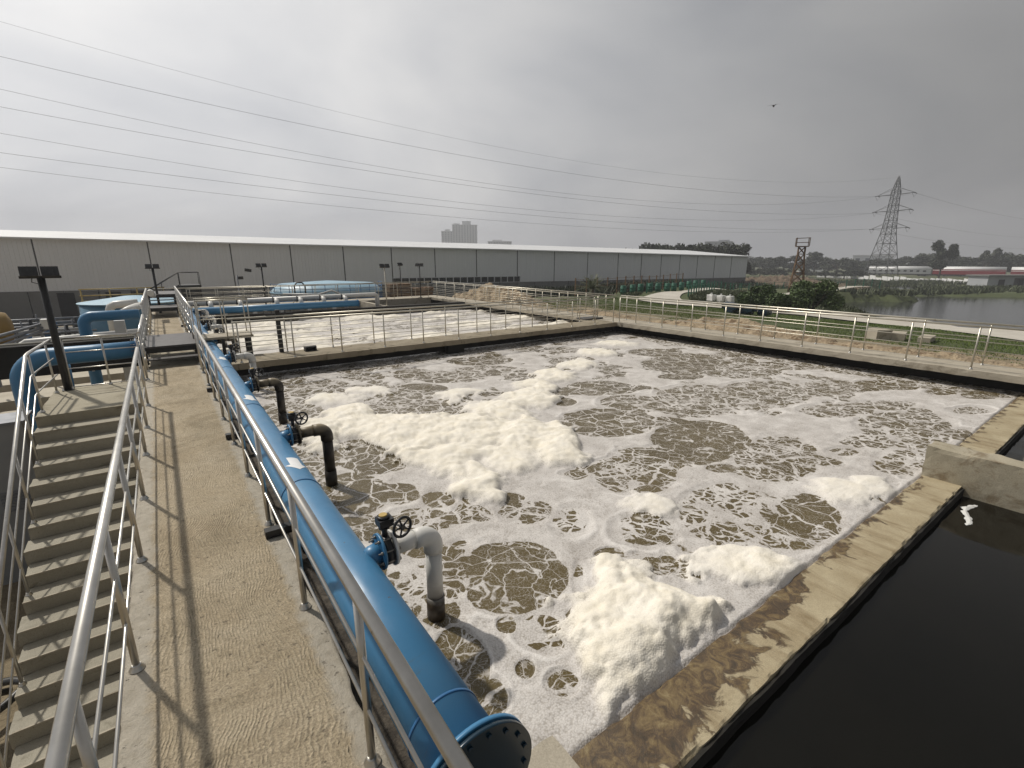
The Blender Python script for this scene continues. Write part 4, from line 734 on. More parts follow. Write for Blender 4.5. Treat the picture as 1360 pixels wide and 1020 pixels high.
MB().box(-.16, -.10, 0, .16, .10, .02).box(-.16, -.10, .12, .16, .10, .14).box(-.16, -.10, .02, -.135, .10, .12).box(.135, -.10, .02, .16, .10, .12).build('housing', BLACK, t); MB().box(-.134, .07, .021, .134, .09, .119).build('back_plate', CAST, t)

# ---------------------------------------------------------------- pipework at the far end of the second basin
t = thing('blue_header_pipe', 'dark blue pipe lying across the far end of the second basin', 'pipe', (1.2, 27.0, .2)); O = (1.2, 27.0, .2)
MB(O).tube([(.9, 27.0, .24), (8.9, 27.0, .24)], .17, 24).build('pipe_body', BLUE, t); MB(O).lathe([(.2, 0), (.2, .03)], (8.9, 27, .24), (1, 0, 0), 20).build('end_cap', BLUED, t)
for x in (2.4, 3.7, 5.0, 6.3, 7.6): MB(O).box(x - .09, 26.95, -.02, x + .09, 27.1, .08).build('saddle', WHITEP, t)
t = thing('white_header_pipe', 'long white pipe with elbows running behind the dark blue one', 'pipe', (1.2, 28.3, .4)); O = (1.2, 28.3, .4)
MB(O).tube([(1.0, 28.3, .52), (10.0, 28.3, .58), (10.4, 28.3, .58), (10.5, 28.3, .52), (10.52, 28.3, .4), (10.52, 28.3, -.6)], .13, 20).build('pipe_body', WHITEP, t)
for x in (1.9, 3.2, 4.9, 6.1, 7.3, 8.5):
    o = MB(O).tube([(x, 28.3, .54), (x + .02, 27.95, .50), (x + .02, 27.85, .40), (x + .02, 27.85, -.3)], .11, 14).build('branch_elbow', WHITEP, t); MB(O).lathe([(.18, 0), (.18, .05)], (x - .14, 28.3, .54), (1, 0, 0), 18).build('coupling', CAST, t)
t = thing('white_plastic_hose', 'white bent pipe offcut lying on the pipes in front of the blue tank', 'pipe', (6.5, 29.6, .6)); MB((6.5, 29.6, .6)).tube([(5.6, 29.8, .72), (7.4, 29.5, .62), (8.2, 29.4, .85), (8.7, 29.4, .62)], .055, 10).build('hose', WHITEP, t)
t = thing('blue_steel_tank', 'big light blue tank with low roof beyond the far railing', 'tank', (12.8, 45, -3.2)); O = (12.8, 45, -3.2)
MB(O).lathe([(4.85, 0), (4.85, 2.92)], (12.8, 47, -3.2), n=48).build('tank_wall', BLUED, t)
MB(O).lathe([(4.95, 0), (4.95, .08), (4.2, .75), (.3, 1.0)], (12.8, 47, -.28), n=48).build('tank_roof', BLUEL, t)
for k in range(16):
    a = math.pi + math.pi * k / 15; MB(O).tube([(12.8 + 4.9 * math.cos(a), 47 + 4.9 * math.sin(a), -3.1), (12.8 + 4.9 * math.cos(a), 47 + 4.9 * math.sin(a), .55)], .03, 6).build('rail_post', BLUED, t)
for zz in (.2, .55): MB(O).tube([(12.8 + 4.9 * math.cos(math.pi + math.pi * k / 24), 47 + 4.9 * math.sin(math.pi + math.pi * k / 24), zz) for k in range(25)], .025, 6).build('roof_rail', BLUED, t)
t = thing('dark_ladder_cage', 'dark hooped ladder cage standing in front of the blue tank', 'ladder', (9.0, 41.0, -2.0)); MB().tube([(-.4, 0, 0), (-.4, 0, 2.6), (-.2, 0, 2.85), (.2, 0, 2.85), (.4, 0, 2.6), (.4, 0, 0)], .06, 8).build('stiles', BLACK, t)
for k in range(8): MB().box(-.36, -.02, .3 + .3 * k, .36, .02, .34 + .3 * k).build('rung', BLACK, t)
# dark steel stairs in front of the warehouse
t = thing('dark_steel_staircase', 'black steel staircase up to a small platform against the warehouse', 'staircase', (1.8, 45, -3.3)); O = (1.8, 45, -3.3)
MB(O).box(1.25, 44.6, .55, 2.65, 46, .72).build('platform', BLACK, t)
for k in range(9): MB(O).box(-.9 + .235 * k, 44.7, -.75 + .145 * k, -.64 + .235 * k, 45.8, -.70 + .145 * k).build('tread', BLACK, t)
for y in (44.65, 45.9): MB(O).add([(-1.0, y, -.85), (1.25, y, .52), (1.25, y, .72), (-1.0, y, -.62), (-1.0, y + .05, -.85), (1.25, y + .05, .52), (1.25, y + .05, .72), (-1.0, y + .05, -.62)], [(0, 1, 2, 3), (7, 6, 5, 4), (0, 4, 5, 1), (3, 2, 6, 7)]).build('stringer', BLACK, t)
for y in (44.65, 45.95):
    MB(O).tube([(-1.0, y, .2), (1.3, y, 1.66), (2.6, y, 1.66), (2.6, y, .7)], .03, 6).build('handrail', BLACK, t)
    for x, z0, z1 in ((1.3, .7, 1.66), (.15, -.1, .93)): MB(O).tube([(x, y, z0), (x, y, z1)], .025, 6).build('rail_post', BLACK, t)
for x in (1.35, 2.55): MB(O).box(x - .06, 44.7, -3.3, x + .06, 44.82, .55).build('leg', BLACK, t)
MB(O).box(1.3, 45.0, -.2, 2.6, 45.9, .5).build('equipment_cabinet', LAMPB, t)
t = thing('twin_camera_post', 'pole with two small black cameras against the grey warehouse wall', 'camera', (4.4, 38, -3.0)); MB().tube([(0, 0, 0), (0, 0, 4.6)], .04, 8).build('pole', GREYST, t)
MB().box(-.35, -.1, 4.85, .05, .1, 5.05, Matrix.Rotation(R(10), 4, 'Y')).build('camera_head', BLACK, t); MB().box(.05, -.1, 4.3, .35, .1, 4.5).build('camera_head', BLACK, t)

# ---------------------------------------------------------------- left yard: pipes, tank, racks
def arc(c, a0, a1, r, axis, n=10): # quarter arc in the x-z plane
    return [(c[0] + r * math.cos(a0 + (a1 - a0) * k / n), c[1], c[2] + r * math.sin(a0 + (a1 - a0) * k / n)) for k in range(n + 1)]
t = thing('blue_return_pipe', 'thick blue pipe bending down behind the stair landing', 'pipe', (-1.7, 15, -3)); O = (-1.7, 15, -3)
MB(O).tube([(-.62, 15, .44), (-1.5, 15, .43)] + arc((-2.3, 15, -.10), math.pi / 2, math.pi, .53, 0) + [(-2.83, 15, -1.2), (-2.83, 15, -3.3)], .205, 30).build('pipe_body', BLUE, t)
MB(O).lathe([(.27, 0), (.27, .04)], (-.70, 15, .44), (1, 0, 0), 26).build('end_flange', BLUED, t)
for k in range(10):
    a = 2 * math.pi * k / 10; inst('bolt', bm, t, (1.02, .24 * math.cos(a), 3.44 + .24 * math.sin(a)), (0, 0, R(90)))
t = thing('slim_blue_riser', 'slim blue vertical pipe between the landing railing and the thick blue bend', 'pipe', (-2.1, 14.6, -3)); MB((-2.1, 14.6, -3)).tube([(-2.12, 15.4, -3.3), (-2.12, 15.4, -.5), (-2.12, 15.5, .15)], .085, 14).build('riser', BLUE, t)
t = thing('blue_u_pipe', 'farther blue pipe with square bend and white arrow on its upright', 'pipe', (-1.9, 18.7, -3)); O = (-1.9, 18.7, -3)
MB(O).tube([(-.62, 18.7, .98), (-1.6, 18.7, .98)] + arc((-1.72, 18.7, .75), math.pi / 2, math.pi, .23, 0) + [(-1.95, 18.7, .3), (-1.95, 18.7, -3.3)], .15, 24).build('pipe_body', BLUE, t)
m = MB(O); m.quad((-1.99, 18.545, -.62), (-1.93, 18.545, -.62), (-1.93, 18.545, -.25), (-1.99, 18.545, -.25)); m.quad((-2.03, 18.544, -.25), (-1.89, 18.544, -.25), (-1.96, 18.544, -.10)); m.build('flow_arrow', PAINTW, t)
for x in (-1.15,): MB(O).box(x - .13, 18.6, -3.3, x + .13, 18.9, .81).build('white_support', WHITEP, t)
t = thing('white_manifold_pipe', 'white pipe with short saddles running left behind the black channel', 'pipe', (-2, 20.6, -3)); O = (-2, 20.6, -3)
MB(O).tube([(-.8, 20.6, .22), (-3.6, 20.6, .12), (-3.75, 20.55, .0), (-4.2, 20.0, -.25)], .11, 16).build('pipe_body', WHITEP, t)
for x in (-1.3, -2.1, -2.9): MB(O).box(x - .14, 20.5, -.8, x + .14, 20.7, .04).build('saddle', WHITEP, t)
t = thing('white_bent_pipe', 'fat white pipe with two bends beside the railing in front of the tank', 'pipe', (-1.0, 23, .5)); O = (-1.0, 23, .5)
MB(O).tube([(-1.62, 23.2, -.4), (-1.62, 23.2, .78), (-1.58, 23.2, .90), (-1.45, 23.2, .98), (-.75, 23.2, 1.02)], .14, 18).build('pipe_body', WHITEP, t)
MB(O).tube([(-1.25, 21.9, .74), (-.98, 22.6, .85), (-.70, 23.2, .92)], .13, 16).build('branch_pipe', WHITEP, t); MB(O).tube([(-.35, 26.0, 1.2), (-.36, 26.8, 1.2), (-.30, 27.3, 1.05)], .13, 14).build('upper_bend', WHITEP, t)
struct(rough('black_channel', WET, -12, 17.5, -.42, -.66, 17.9, .40, step=.4, amp=.01))
t = thing('channel_top_edge', 'pale tube standing in for the light top edge of the black channel on the left', 'railing', (-6, 17.6, .4)); MB((-6, 17.6, .4)).tube([(-12, 17.6, .47), (-.68, 17.6, .45)], .03, 8).build('top_rail', STEELW, t)  # added tube drawn for the light top edge of the channel
# slabs below the landing
for i, (y, z) in enumerate(((14.9, -2.0), (17.7, -2.0), (20.9, -2.0), (24.0, -2.0))):
    o = rough('concrete_slab', SLAB, -11, y + 1.4, z - .35, -1.75, y + 3.1, z, step=.35, amp=.01, edge=.03, s=60 + i)
    tag(o, ['pale precast slab nearest the grey cabinet, left of the stairs', 'pale precast slab second from the grey cabinet, left of the stairs', 'pale precast slab third from the grey cabinet, left of the stairs', 'pale precast slab against the black channel on the left'][i], 'concrete slab', 'precast slabs left of the landing')
t = thing('grey_cabinet', 'large light grey steel cabinet in the shade left of the stairs', 'cabinet', (-4, 10.5, -3.4)); O = (-4, 10.5, -3.4)
MB(O).box(-6.5, 12.0, -3.4, -2.42, 12.7, -.30).build('body', GREYCAB, t); MB(O).box(-6.55, 11.95, -.299, -2.38, 12.74, -.25).build('lid', GREYST, t)
for x in (-3.3, -4.2, -5.1): MB(O).box(x, 11.98, -3.3, x + .03, 12.0 - .001, -.4).build('panel_seam', GREYST, t)
for k in range(7): MB(O).box(-2.95, 11.975, -1.6 - .06 * k, -2.55, 11.999, -1.57 - .06 * k).build('vent_louvre', GREYST, t)
t = thing('lower_blue_pipe', 'blue pipe in the shadow below the stairs, left edge', 'pipe', (-2.6, 8.0, -2.6)); MB((-2.6, 8.0, -2.6)).tube([(-6, 8.1, -2.55), (-2.5, 8.1, -2.55)], .19, 20).build('pipe_body', BLUE, t)
t = thing('lower_black_hose', 'black hose looping on the ground beneath the stair railing', 'hose', (-2.8, 7, -3.3)); MB((-2.8, 7, -3.3)).tube([(-2.5 - .5 * math.sin(k * .5), 6.0 + .12 * k, -3.2 + .9 * math.sin(k * .16)) for k in range(20)], .045, 8).build('hose', BLACK, t)
t = thing('light_blue_tank', 'round light blue tank with low cone roof beyond the white pipes', 'tank', (-1.6, 42, -3.6)); O = (-1.6, 42, -3.6)
MB(O).lathe([(2.85, 0), (2.85, 3.4)], (-1.6, 42, -3.6), n=40).build('tank_wall', BLUET, t); MB(O).lathe([(2.95, 0), (2.95, .06), (.5, .42), (.1, .44)], (-1.6, 42, -.2), n=40).build('cone_roof', BLUEL, t)
for zz in (-1.0, -1.9, -2.8): MB(O).lathe([(2.9, 0), (2.9, .07)], (-1.6, 42, zz), n=40).build('hoop', BLUEL, t)
t = thing('yellow_railing', 'yellow railing with three bars behind the light blue tank', 'railing', (-2, 46, -1)); O = (-2, 46, -1)
for z in (.55, .1, -.3): MB(O).tube([(-4.7, 46, z), (.3, 46, z)], .045, 6).build('rail', YELLOW, t)
for x in (-4.6, -3.0, -1.4, .2): MB(O).tube([(x, 46, -2.2), (x, 46, .55)], .045, 6).build('post', YELLOW, t)
t = thing('pipe_rack', 'sloping rack of two grey steel tubes with a white end block at the left edge', 'pipe rack', (-4.5, 23, -1)); O = (-4.5, 23, -1)
for dz, dx in ((0, 0), (-.22, .1), (-.42, .2)): MB(O).tube([(-6.3 + dx, 17.9 + 3, .15 + dz - .4), (-3.6 + dx * .3, 24.4, .34 + dz * .5)], .05, 8).build('tube', GREYST, t)
MB(O).box(-3.72, 24.2, .12, -3.38, 24.6, .48).build('end_block', WHITEP, t)
for k in range(5): MB(O).box(-6.0 + .55 * k, 21.5 + .7 * k, -1.6, -5.94 + .55 * k, 21.58 + .7 * k, -.1 + .09 * k).build('rack_leg', GREYST, t)
t = thing('ochre_vessel', 'mustard coloured rounded vessel lying at the left edge', 'tank', (-7.5, 32, -2.5)); O = (-7.5, 32, -2.5)
MB(O).lathe([(.3, -2.2), (.7, -2.05), (.85, -1.6), (.88, 0), (.85, 1.6), (.7, 2.05), (.3, 2.2)], (-7.9, 31, -.45), (1, .15, 0), 28).build('shell', OCHRE, t)
MB(O).lathe([(.09, 0), (.09, .03)], (-7.0, 30.05, -.1), (0, -1, 0), 12).build('nozzle', WHITEP, t)
for x in (-9, -6.6): MB(O).box(x - .15, 30, -3.6, x + .15, 32, -1.5).build('saddle', GREYST, t)
# low pipe rows and stubs in the yard behind the black wall: each row a thing
yl = ['nearest', 'second', 'third', 'fourth', 'farthest']
for i, y in enumerate((31, 34, 37.3, 41, 45.5)):
    t = thing('pump_skid', f'{yl[i]} low row of dark pumps and grey pipes in the yard left of the tanks', 'pump row', (-6, y, -3.4), 'rows of pumps and pipes in the yard'); O = (-6, y, -3.4); zb = -1.7 + .05 * i
    MB(O).box(-14, y - .5, -3.45, -3.2, y + .5, zb - .5).build('plinth', MASON, t)
    for z, r, m in ((zb + .15, .07, GREYST), (zb - .15, .11, WHITEP if i % 2 else GREYST)): MB(O).tube([(-13.5, y, z), (-3.4, y + .1, z)], r, 8).build('pipe', m, t)
    for k in range(9):
        x = -13 + 1.1 * k + rng.random() * .4; o = MB(O).lathe([(.16, 0), (.16, .35), (.1, .42), (.1, .7)], (x, y - .25, zb - .5), n=12).build('pump', CAST if k % 3 else BLUED, t)
        if k % 2: MB(O).tube([(x + .3, y + .1, zb - .5), (x + .3, y + .1, zb + .5)], .04, 6).build('stub_pipe', GREYST, t)

# ---------------------------------------------------------------- warehouse
A0 = Vector((-15.38, 82.05)); A1 = Vector((103.31, 55.81)); wd = (A1 - A0).normalized(); wn = Vector((-wd.y, wd.x)); WL = (A1 - A0).length
def top_z(s): return float(np.interp(s / WL, [-.2, 0.01, .23, .55, 1], [5.4, 5.18, 4.78, 4.27, 3.32]))
def pw(s, off=0.0): p = A0 + wd * s + wn * off; return p.x, p.y
t = thing('warehouse', 'very long grey metal warehouse behind the tanks', 'warehouse', (A0.x, A0.y, -5))
O = (A0.x, A0.y, -5.0); zb0 = -1.1
J = [-30, -18, -7, 4, 15.3, 24.5, 31.9, 39, 46, 52.8, 59.8, 67.2, 74.4, 81.3, 88, 93.4, 98.2, 102.9, 107.5, 112.2, 116.9, WL]
for i in range(len(J) - 1):
    s0, s1 = J[i] + .07, J[i + 1] - .07; zb = zb0 + .5 * 0; m = MB(O); a, b_ = pw(s0), pw(s1); a2, b2 = pw(s0, .35), pw(s1, .35)
    za, zbt = top_z(s0), top_z(s1); win = 46 <= J[i] < 67; z0 = zb0 + (.95 if win else 0)
    # ribbed sheet: shallow ribs as real folds
    n = max(8, int((s1 - s0) / .42)); vs = []; fs = []
    for k in range(n + 1):
        for q, oo in ((k - .0, 0.0), (k + .72, 0.0), (k + .76, -.028), (k + .96, -.028)):
            if q > n: continue
            s = s0 + (s1 - s0) * q / n; x, y = pw(s, oo); vs += [(x, y, z0), (x, y, top_z(s))]
    for k in range(len(vs) // 2 - 1): fs.append((2 * k, 2 * k + 2, 2 * k + 3, 2 * k + 1))
    m.add(vs, fs); m.build('cladding_panel', PANEL, t)
    x, y = pw(J[i]); m = MB(O); dxx = wd * .09
    m.add([(x - dxx.x, y - dxx.y, zb0), (x + dxx.x, y + dxx.y, zb0), (x + dxx.x, y + dxx.y, top_z(J[i])), (x - dxx.x, y - dxx.y, top_z(J[i]))], [(0, 1, 2, 3)])
    for v in range(4): pass
    m.build('panel_joint', LAMPB, t)
m = MB(O); ins = .25
for s0, s1 in zip(J[:-1], J[1:]):
    a, b_ = pw(s0, ins), pw(s1, ins); m.quad((*a, -5.5), (*b_, -5.5), (*b_, top_z(s1) - .02), (*a, top_z(s0) - .02))
m.build('inner_wall', PANEL, t)
e0, e1 = pw(WL, 0), pw(WL, 38); gb = MB(O); gb.quad((*e0, -4), (*e1, -4), (*e1, 3.1), (*pw(WL, 19), 4.3), (*e0, 3.3)); gb.build('gable_wall', PANEL, t)
m = MB(O); n = 60
for k in range(n):
    s0 = -32 + (WL + 32.5) * k / n; s1 = -32 + (WL + 32.5) * (k + 1) / n
    a, b_, c, d = pw(s0, -.5), pw(s1, -.5), pw(s1, 19), pw(s0, 19)
    m.quad((*a, top_z(s0) + .03), (*b_, top_z(s1) + .03), (*c, top_z(s1) + 1.55), (*d, top_z(s0) + 1.55)); m.quad((*a, top_z(s0) - .16), (*b_, top_z(s1) - .16), (*b_, top_z(s1) + .025), (*a, top_z(s0) + .025))
m.build('roof', ROOFM, t)
# plinth panels, pillars and door openings
k = 0; s = -28.0
while s < WL - 1:
    w = 3.4; a, b_ = pw(s, -.12), pw(s + w - .12, -.12); a2, b2 = pw(s, .1), pw(s + w - .12, .1); zt = zb0 - .02; m = MB(O)
    m.add([(*a, -5.6), (*b_, -5.6), (*b2, -5.6), (*a2, -5.6), (*a, zt), (*b_, zt), (*b2, zt), (*a2, zt)], [(3, 2, 1, 0), (4, 5, 6, 7), (0, 1, 5, 4), (1, 2, 6, 5), (2, 3, 7, 6), (3, 0, 4, 7)]); m.build('plinth_panel', MASON, t); s += w
for s, w in ((5.2, 1.7), (10.0, 1.6), (12.6, 1.5), (29.5, 1.5), (34.6, 2.3)):
    a, b_ = pw(s, -.16), pw(s + w, -.16); m = MB(O); m.quad((*a, -4.6), (*b_, -4.6), (*b_, -1.35), (*a, -1.35)); m.build('door_opening', VOID, t)
s = 46.2
while s < 67:
    w = 1.05; a, b_ = pw(s, -.04), pw(s + w, -.04); f = MB(O).quad((*a, zb0 + .05), (*b_, zb0 + .05), (*b_, zb0 + .93), (*a, zb0 + .93)).build('window', GLASSW, t)
    c, d = pw(s + w + .02, -.10), pw(s + w + .14, -.10); MB(O).quad((*c, zb0), (*d, zb0), (*d, zb0 + .95), (*c, zb0 + .95)).build('frame', ROOFM, f); s += 1.2
for zz in (zb0, zb0 + .95): a, b_ = pw(46, -.11), pw(67.2, -.11); MB(O).quad((*a, zz - .04), (*b_, zz - .04), (*b_, zz + .04), (*a, zz + .04)).build('window_band', ROOFM, t)
# small clutter in front of the warehouse
o = t = thing('scaffold_stack', 'brown timber and scaffold stack in front of the warehouse windows', 'stack of timber', (20.5, 46, -2.6)); 
for k in range(26):
    z = (k // 4) * .42; x = (k % 4) * 1.2 + rng.random() * .3; MB().box(x - 2.4, -.6, z, x - 1.35, .6, z + .3 + rng.random() * .08).build('timber_bundle', RUST, t)
t = thing('white_water_tank', 'small pale water tank beside the timber stack', 'water tank', (33, 50, -2.4)); MB().lathe([(1.2, 0), (1.2, 1.6), (.8, 1.95), (.3, 2.05)], (0, 0, 0), n=24).build('shell', GREYCAB, t); MB().lathe([(1.24, 0), (1.24, .08)], (0, 0, .8), n=24).build('rib', GREYST, t)

# ---------------------------------------------------------------- sand heaps beside the right walkway
def heap(cx, cy, rx, ry, h, label, mat=SAND, s=0, name='sand_heap', rough_=.5, n=90):
    u = np.linspace(-1, 1, n); X, Y = np.meshgrid(u, u, indexing='ij'); px, py = cx + X * rx, cy + Y * ry
    r = np.sqrt(X ** 2 + Y ** 2) * (1 + (fbm(px * .8, py * .8, 0, 3, s) - .5) * .6); z = h * np.clip(1 - r, 0, 1) ** .8 * (.55 + .9 * fbm(px * 1.1, py * 1.1, 0, 5, s + 3)) + (fbm(px * 3, py * 3, 0, 4, s + 5) - .5) * h * rough_ * np.clip((1 - r) * 4, 0, 1)
    g = ground_z(px, py); keep = (r < 1.02)[:-1, :-1]; V = np.stack([px.ravel(), py.ravel(), (g + z - .06).ravel()], 1)
    return tag(inst(name, npmesh(name, V, grid_faces(n, n, keep), mat, True)), label, 'sand heap' if mat is SAND else 'earth mound')
heap(20.4, 11.5, 2.2, 5.0, .6, 'long low tan sand heap along the right walkway, in front of the bushes', s=5)
heap(19.6, 4.5, 1.8, 4.0, .45, 'low spread of tan sand beside the near end of the right walkway', s=9)
heap(19.3, 18.5, 1.6, 4.5, .4, 'flat scatter of tan sand halfway along the right walkway', s=15)
heap(20.8, 31.5, 3.6, 5.2, 1.35, 'tall pale sand heap behind the far part of the right walkway', s=25)
heap(25.5, 39.5, 3.2, 4.0, 1.2, 'rubble heap in front of the warehouse windows', s=35)
heap(125, 56, 22, 16, 3.0, 'large brown earth mound behind the rusty lattice tower', EARTH, 45, 'earth_mound')
t = thing('concrete_offcuts', 'two pale concrete blocks lying on the grass beyond the right walkway', 'concrete blocks', (24.6, 6.5, -.62))
for (x, y, a, b_, c, r_) in ((0, 0, .5, .28, .3, .2), (-.55, .5, .35, .3, .42, .9), (.3, -.9, .65, .2, .22, .1)): MB().box(-a, -b_, 0, a, b_, c, Matrix.Translation((x, y, 0)) @ Matrix.Rotation(r_, 4, 'Z')).build('block', CONC, t)
wl = ['left one', 'second from the left', 'middle one', 'fourth from the left', 'right one']
for k, (x, y) in enumerate(((39.6, 24.3), (40.0, 23.6), (40.4, 23.0), (40.2, 21.4), (40.5, 20.7))):
    t = thing('white_sack', f'bulky white sack on the path edge, {wl[k]} of the row of five', 'sack', (x, y, float(ground_z(x, y)) + .25), 'white sacks on the path edge')
    V, F = rough_box(-.30, -.27, 0, .30, .27, .55, .12, .05, 70 + k, .12); inst('bag', npmesh('bag', V, F, SACK, True), t)
    MB().tube([(-.2, -.1, .55), (-.1, 0, .66), (.1, 0, .66), (.2, .1, .55)], .03, 6).build('lifting_loop', SACK, t)
t = thing('black_bags', 'pile of dark bags on the ground in front of the left bush', 'bags', (31.6, 17.0, float(ground_z(31.6, 17.0))))
for k in range(6):
    V, F = rough_box(-.4, -.3, 0, .4, .3, .4, .12, .06, 80 + k, .14); inst('bag', npmesh('bag', V, F, NAVY, True), t, (rng.random() * 1.2 - .6, (k - 2.5) * .5, .25 * (k % 2)))
# green drums and fence posts
P0, P1 = np.array([42.4, 37.0]), np.array([61, 38.9])
for k in range(11):
    f = k / 10 + (rng.random() - .5) * .02; x, y = P0 * (1 - f) + P1 * f; z = float(ground_z(x, y))
    t = thing('green_drum', f'green plastic drum by the warehouse path, {ORD[k]} from the left', 'drum', (x, y, z + .02), 'green drums along the warehouse path')
    MB().lathe([(.30, 0), (.33, .03), (.33, .32), (.345, .34), (.33, .36), (.33, .62), (.345, .64), (.33, .66), (.33, .95), (.30, .98)], (0, 0, 0), n=18).build('shell', GREEN, t); MB().lathe([(.31, 0), (.31, .03)], (0, 0, .98), n=18).build('lid', GREEN, t)
def fence(P, label, n, h=1.5, mat=GREYST, dz=0):
    t = thing('post_fence', label, 'fence', (P[0][0], P[0][1], 0)); O = (P[0][0], P[0][1], 0); seg = np.cumsum([0] + [math.dist(a, b_) for a, b_ in zip(P[:-1], P[1:])]); tops = []
    for k in range(n):
        s = seg[-1] * k / (n - 1); x = float(np.interp(s, seg, [p[0] for p in P])); y = float(np.interp(s, seg, [p[1] for p in P])); z = float(ground_z(x, y)) + dz
        MB(O).box(x - .05, y - .05, z - .1, x + .05, y + .05, z + h).build('post', mat, t); tops.append((x, y, z + h))
    for q in (.08, .45, .82): MB(O).tube([(a, b_, c - h * q) for a, b_, c in tops], .018, 4).build('rail', mat, t)
fence([(36.5, 38.5), (43, 39), (60, 41.5)], 'dark posts of the fence between green drums and warehouse', 14, 2.0, RUST)
fence([(45.5, 30.6), (52, 33.4), (60, 36.4), (72, 32), (86, 26)], 'green wire fence curving along the far path', 30, 1.1, GREEN)
fence([(46, 36.5), (58, 41.5), (80, 40), (100, 34)], 'second green wire fence behind the curving path', 28, 1.2, GREEN)

# ---------------------------------------------------------------- lattice towers
def lattice(name, label, cat, base, levels, mat, r, rz, rbr=None):
    t = thing(name, label, cat, base, None, rz); rbr = rbr or r * .6
    C = lambda w, z, k: Vector(((w if k in (0, 1) else -w), (w if k in (0, 3) else -w), z))
    for k in range(4): MB().tube([C(w, z, k) for z, w in levels], r, 4).build('corner_leg', mat, t)
    for i in range(len(levels) - 1):
        (z0, w0), (z1, w1) = levels[i], levels[i + 1]; m = MB()
        for k in range(4):
            q = (k + 1) % 4; m.bar(C(w0, z0, k), C(w1, z1, q), rbr); m.bar(C(w0, z0, q), C(w1, z1, k), rbr); m.bar(C(w1, z1, k), C(w1, z1, q), rbr)
        m.build('bracing_panel', mat, t)
    return t
L = [(0, 4.3), (5.0, 3.6), (9.5, 2.95), (13.5, 2.35), (17.0, 1.85), (19.6, 1.6), (22.0, 1.45), (24.8, 1.3), (27.2, 1.2), (29.6, 1.1), (32.0, 1.0), (34.0, .75), (36.0, .42), (37.6, .08)]
PYB = (228.0, 69.4, -4.9); pr = math.atan2(-0.98825641, 0.1528047)
t = lattice('transmission_pylon', 'tall grey lattice pylon carrying the overhead wires', 'pylon', PYB, L, PYL, .14, math.atan2(.1528, -.98826) - math.pi, .075)
wdir = Vector((-0.98825641, 0.1528047, 0)); nrm = Vector((0.1528047, 0.98825641, 0)); rot = Matrix.Rotation(-(math.atan2(.1528, -.98826) - math.pi), 4, 'Z')
def lp(o, z): return rot @ (nrm * o + Vector((0, 0, z)))
for z in (19.0, 25.3, 31.1):
    for s in (-1, 1):
        m = MB()
        for e in (-1, 1):
            b0 = rot @ (nrm * s * 1.2 + wdir * e * 1.1) + Vector((0, 0, z)); m.bar(b0, lp(s * 6, z + .15), .08); m.bar(b0 + Vector((0, 0, 2.2)), lp(s * 6, z + .2), .06); m.bar(b0, b0 + Vector((0, 0, 2.2)), .05)
        a_ = m.build('crossarm', PYL, t)
        for e in (-1, 1):
            c = lp(s * 6, z + .1); dd = rot @ (wdir * e); MB().lathe([(.09, 0), (.16, .2), (.10, .4), (.16, .6), (.10, .8), (.16, 1.0), (.10, 1.2), (.16, 1.4), (.09, 1.7)], c, dd + Vector((0, 0, -.15)), 8).build('insulator_string', LAMPB, a_)
        MB().tube([lp(s * 6, z - .1) + (rot @ wdir) * 1.6, lp(s * 6, z - 1.5), lp(s * 6, z - .1) - (rot @ wdir) * 1.6], .045, 5).build('jumper_loop', WIRE, a_)
t = lattice('rusty_mast', 'short rusty lattice mast with a boxy top beside the brown mound', 'mast', (75.5, 33.0, -2.0), [(0, .95), (1.4, .8), (2.8, .66), (4.2, .52), (5.4, .42), (6.4, .42)], RUST, .10, .5, .05)
MB().box(-.8, -.8, 6.4, .8, .8, 6.5).build('top_deck', RUST, t)
for z in (7.0, 7.6): MB().tube([(-.8, -.8, z), (.8, -.8, z), (.8, .8, z), (-.8, .8, z)], .05, 4, closed=True).build('guard_rail', RUST, t)
for x in (-.8, .8):
    for y in (-.8, .8): MB().box(x - .05, y - .05, 6.5, x + .05, y + .05, 7.65).build('guard_post', RUST, t)
MB().box(-1.5, -.12, 2.9, 1.5, .12, 3.05).build('mid_arm', WHITEP, t)
# wires: sagging cables
def wire(off, c, s0, s1, r, label, back=False):
    P = []; b0 = Vector((228.0, 69.4, 0)) + nrm * off; d = wdir
    for k in range(61):
        s = s0 + (s1 - s0) * k / 60; p = b0 + d * s; P.append((p.x, p.y, c[0] * s * s + c[1] * s + c[2]))
    o = MB(P[0]).tube(P, r, 5).build('overhead_wire', WIRE); tag(o, label, 'overhead wire', 'overhead power lines')
for off, c, lb in ((-6, [.00045617, -.09538, 25.6], 'topmost of the six power lines, crossing the whole sky'), (6, [.0005534, -.12925, 26.2], 'second power line from the top, thinner and farther'), (-6, [.00039449, -.0836, 19.94], 'third power line from the top'),
                   (6, [.000443, -.10347, 20.12], 'fourth power line from the top'), (-6, [.00028662, -.058188, 14.16], 'fifth power line from the top'), (6, [.00029401, -.063533, 14.3], 'lowest of the power lines over the warehouse roof')): wire(off, c, 2, 330, .024, lb)
wire(0, [.00060042, -.13318, 32.3], 0, 330, .016, 'very faint earth wire above all the power lines')
for off, z, lb in ((-6, 26.2, 'upper cable leaving the pylon to the right'), (6, 20.1, 'middle cable leaving the pylon to the right'), (6, 14.3, 'lower cable leaving the pylon to the right')): wire(off, [.0003, .085, z], -2, -260, .03, lb)

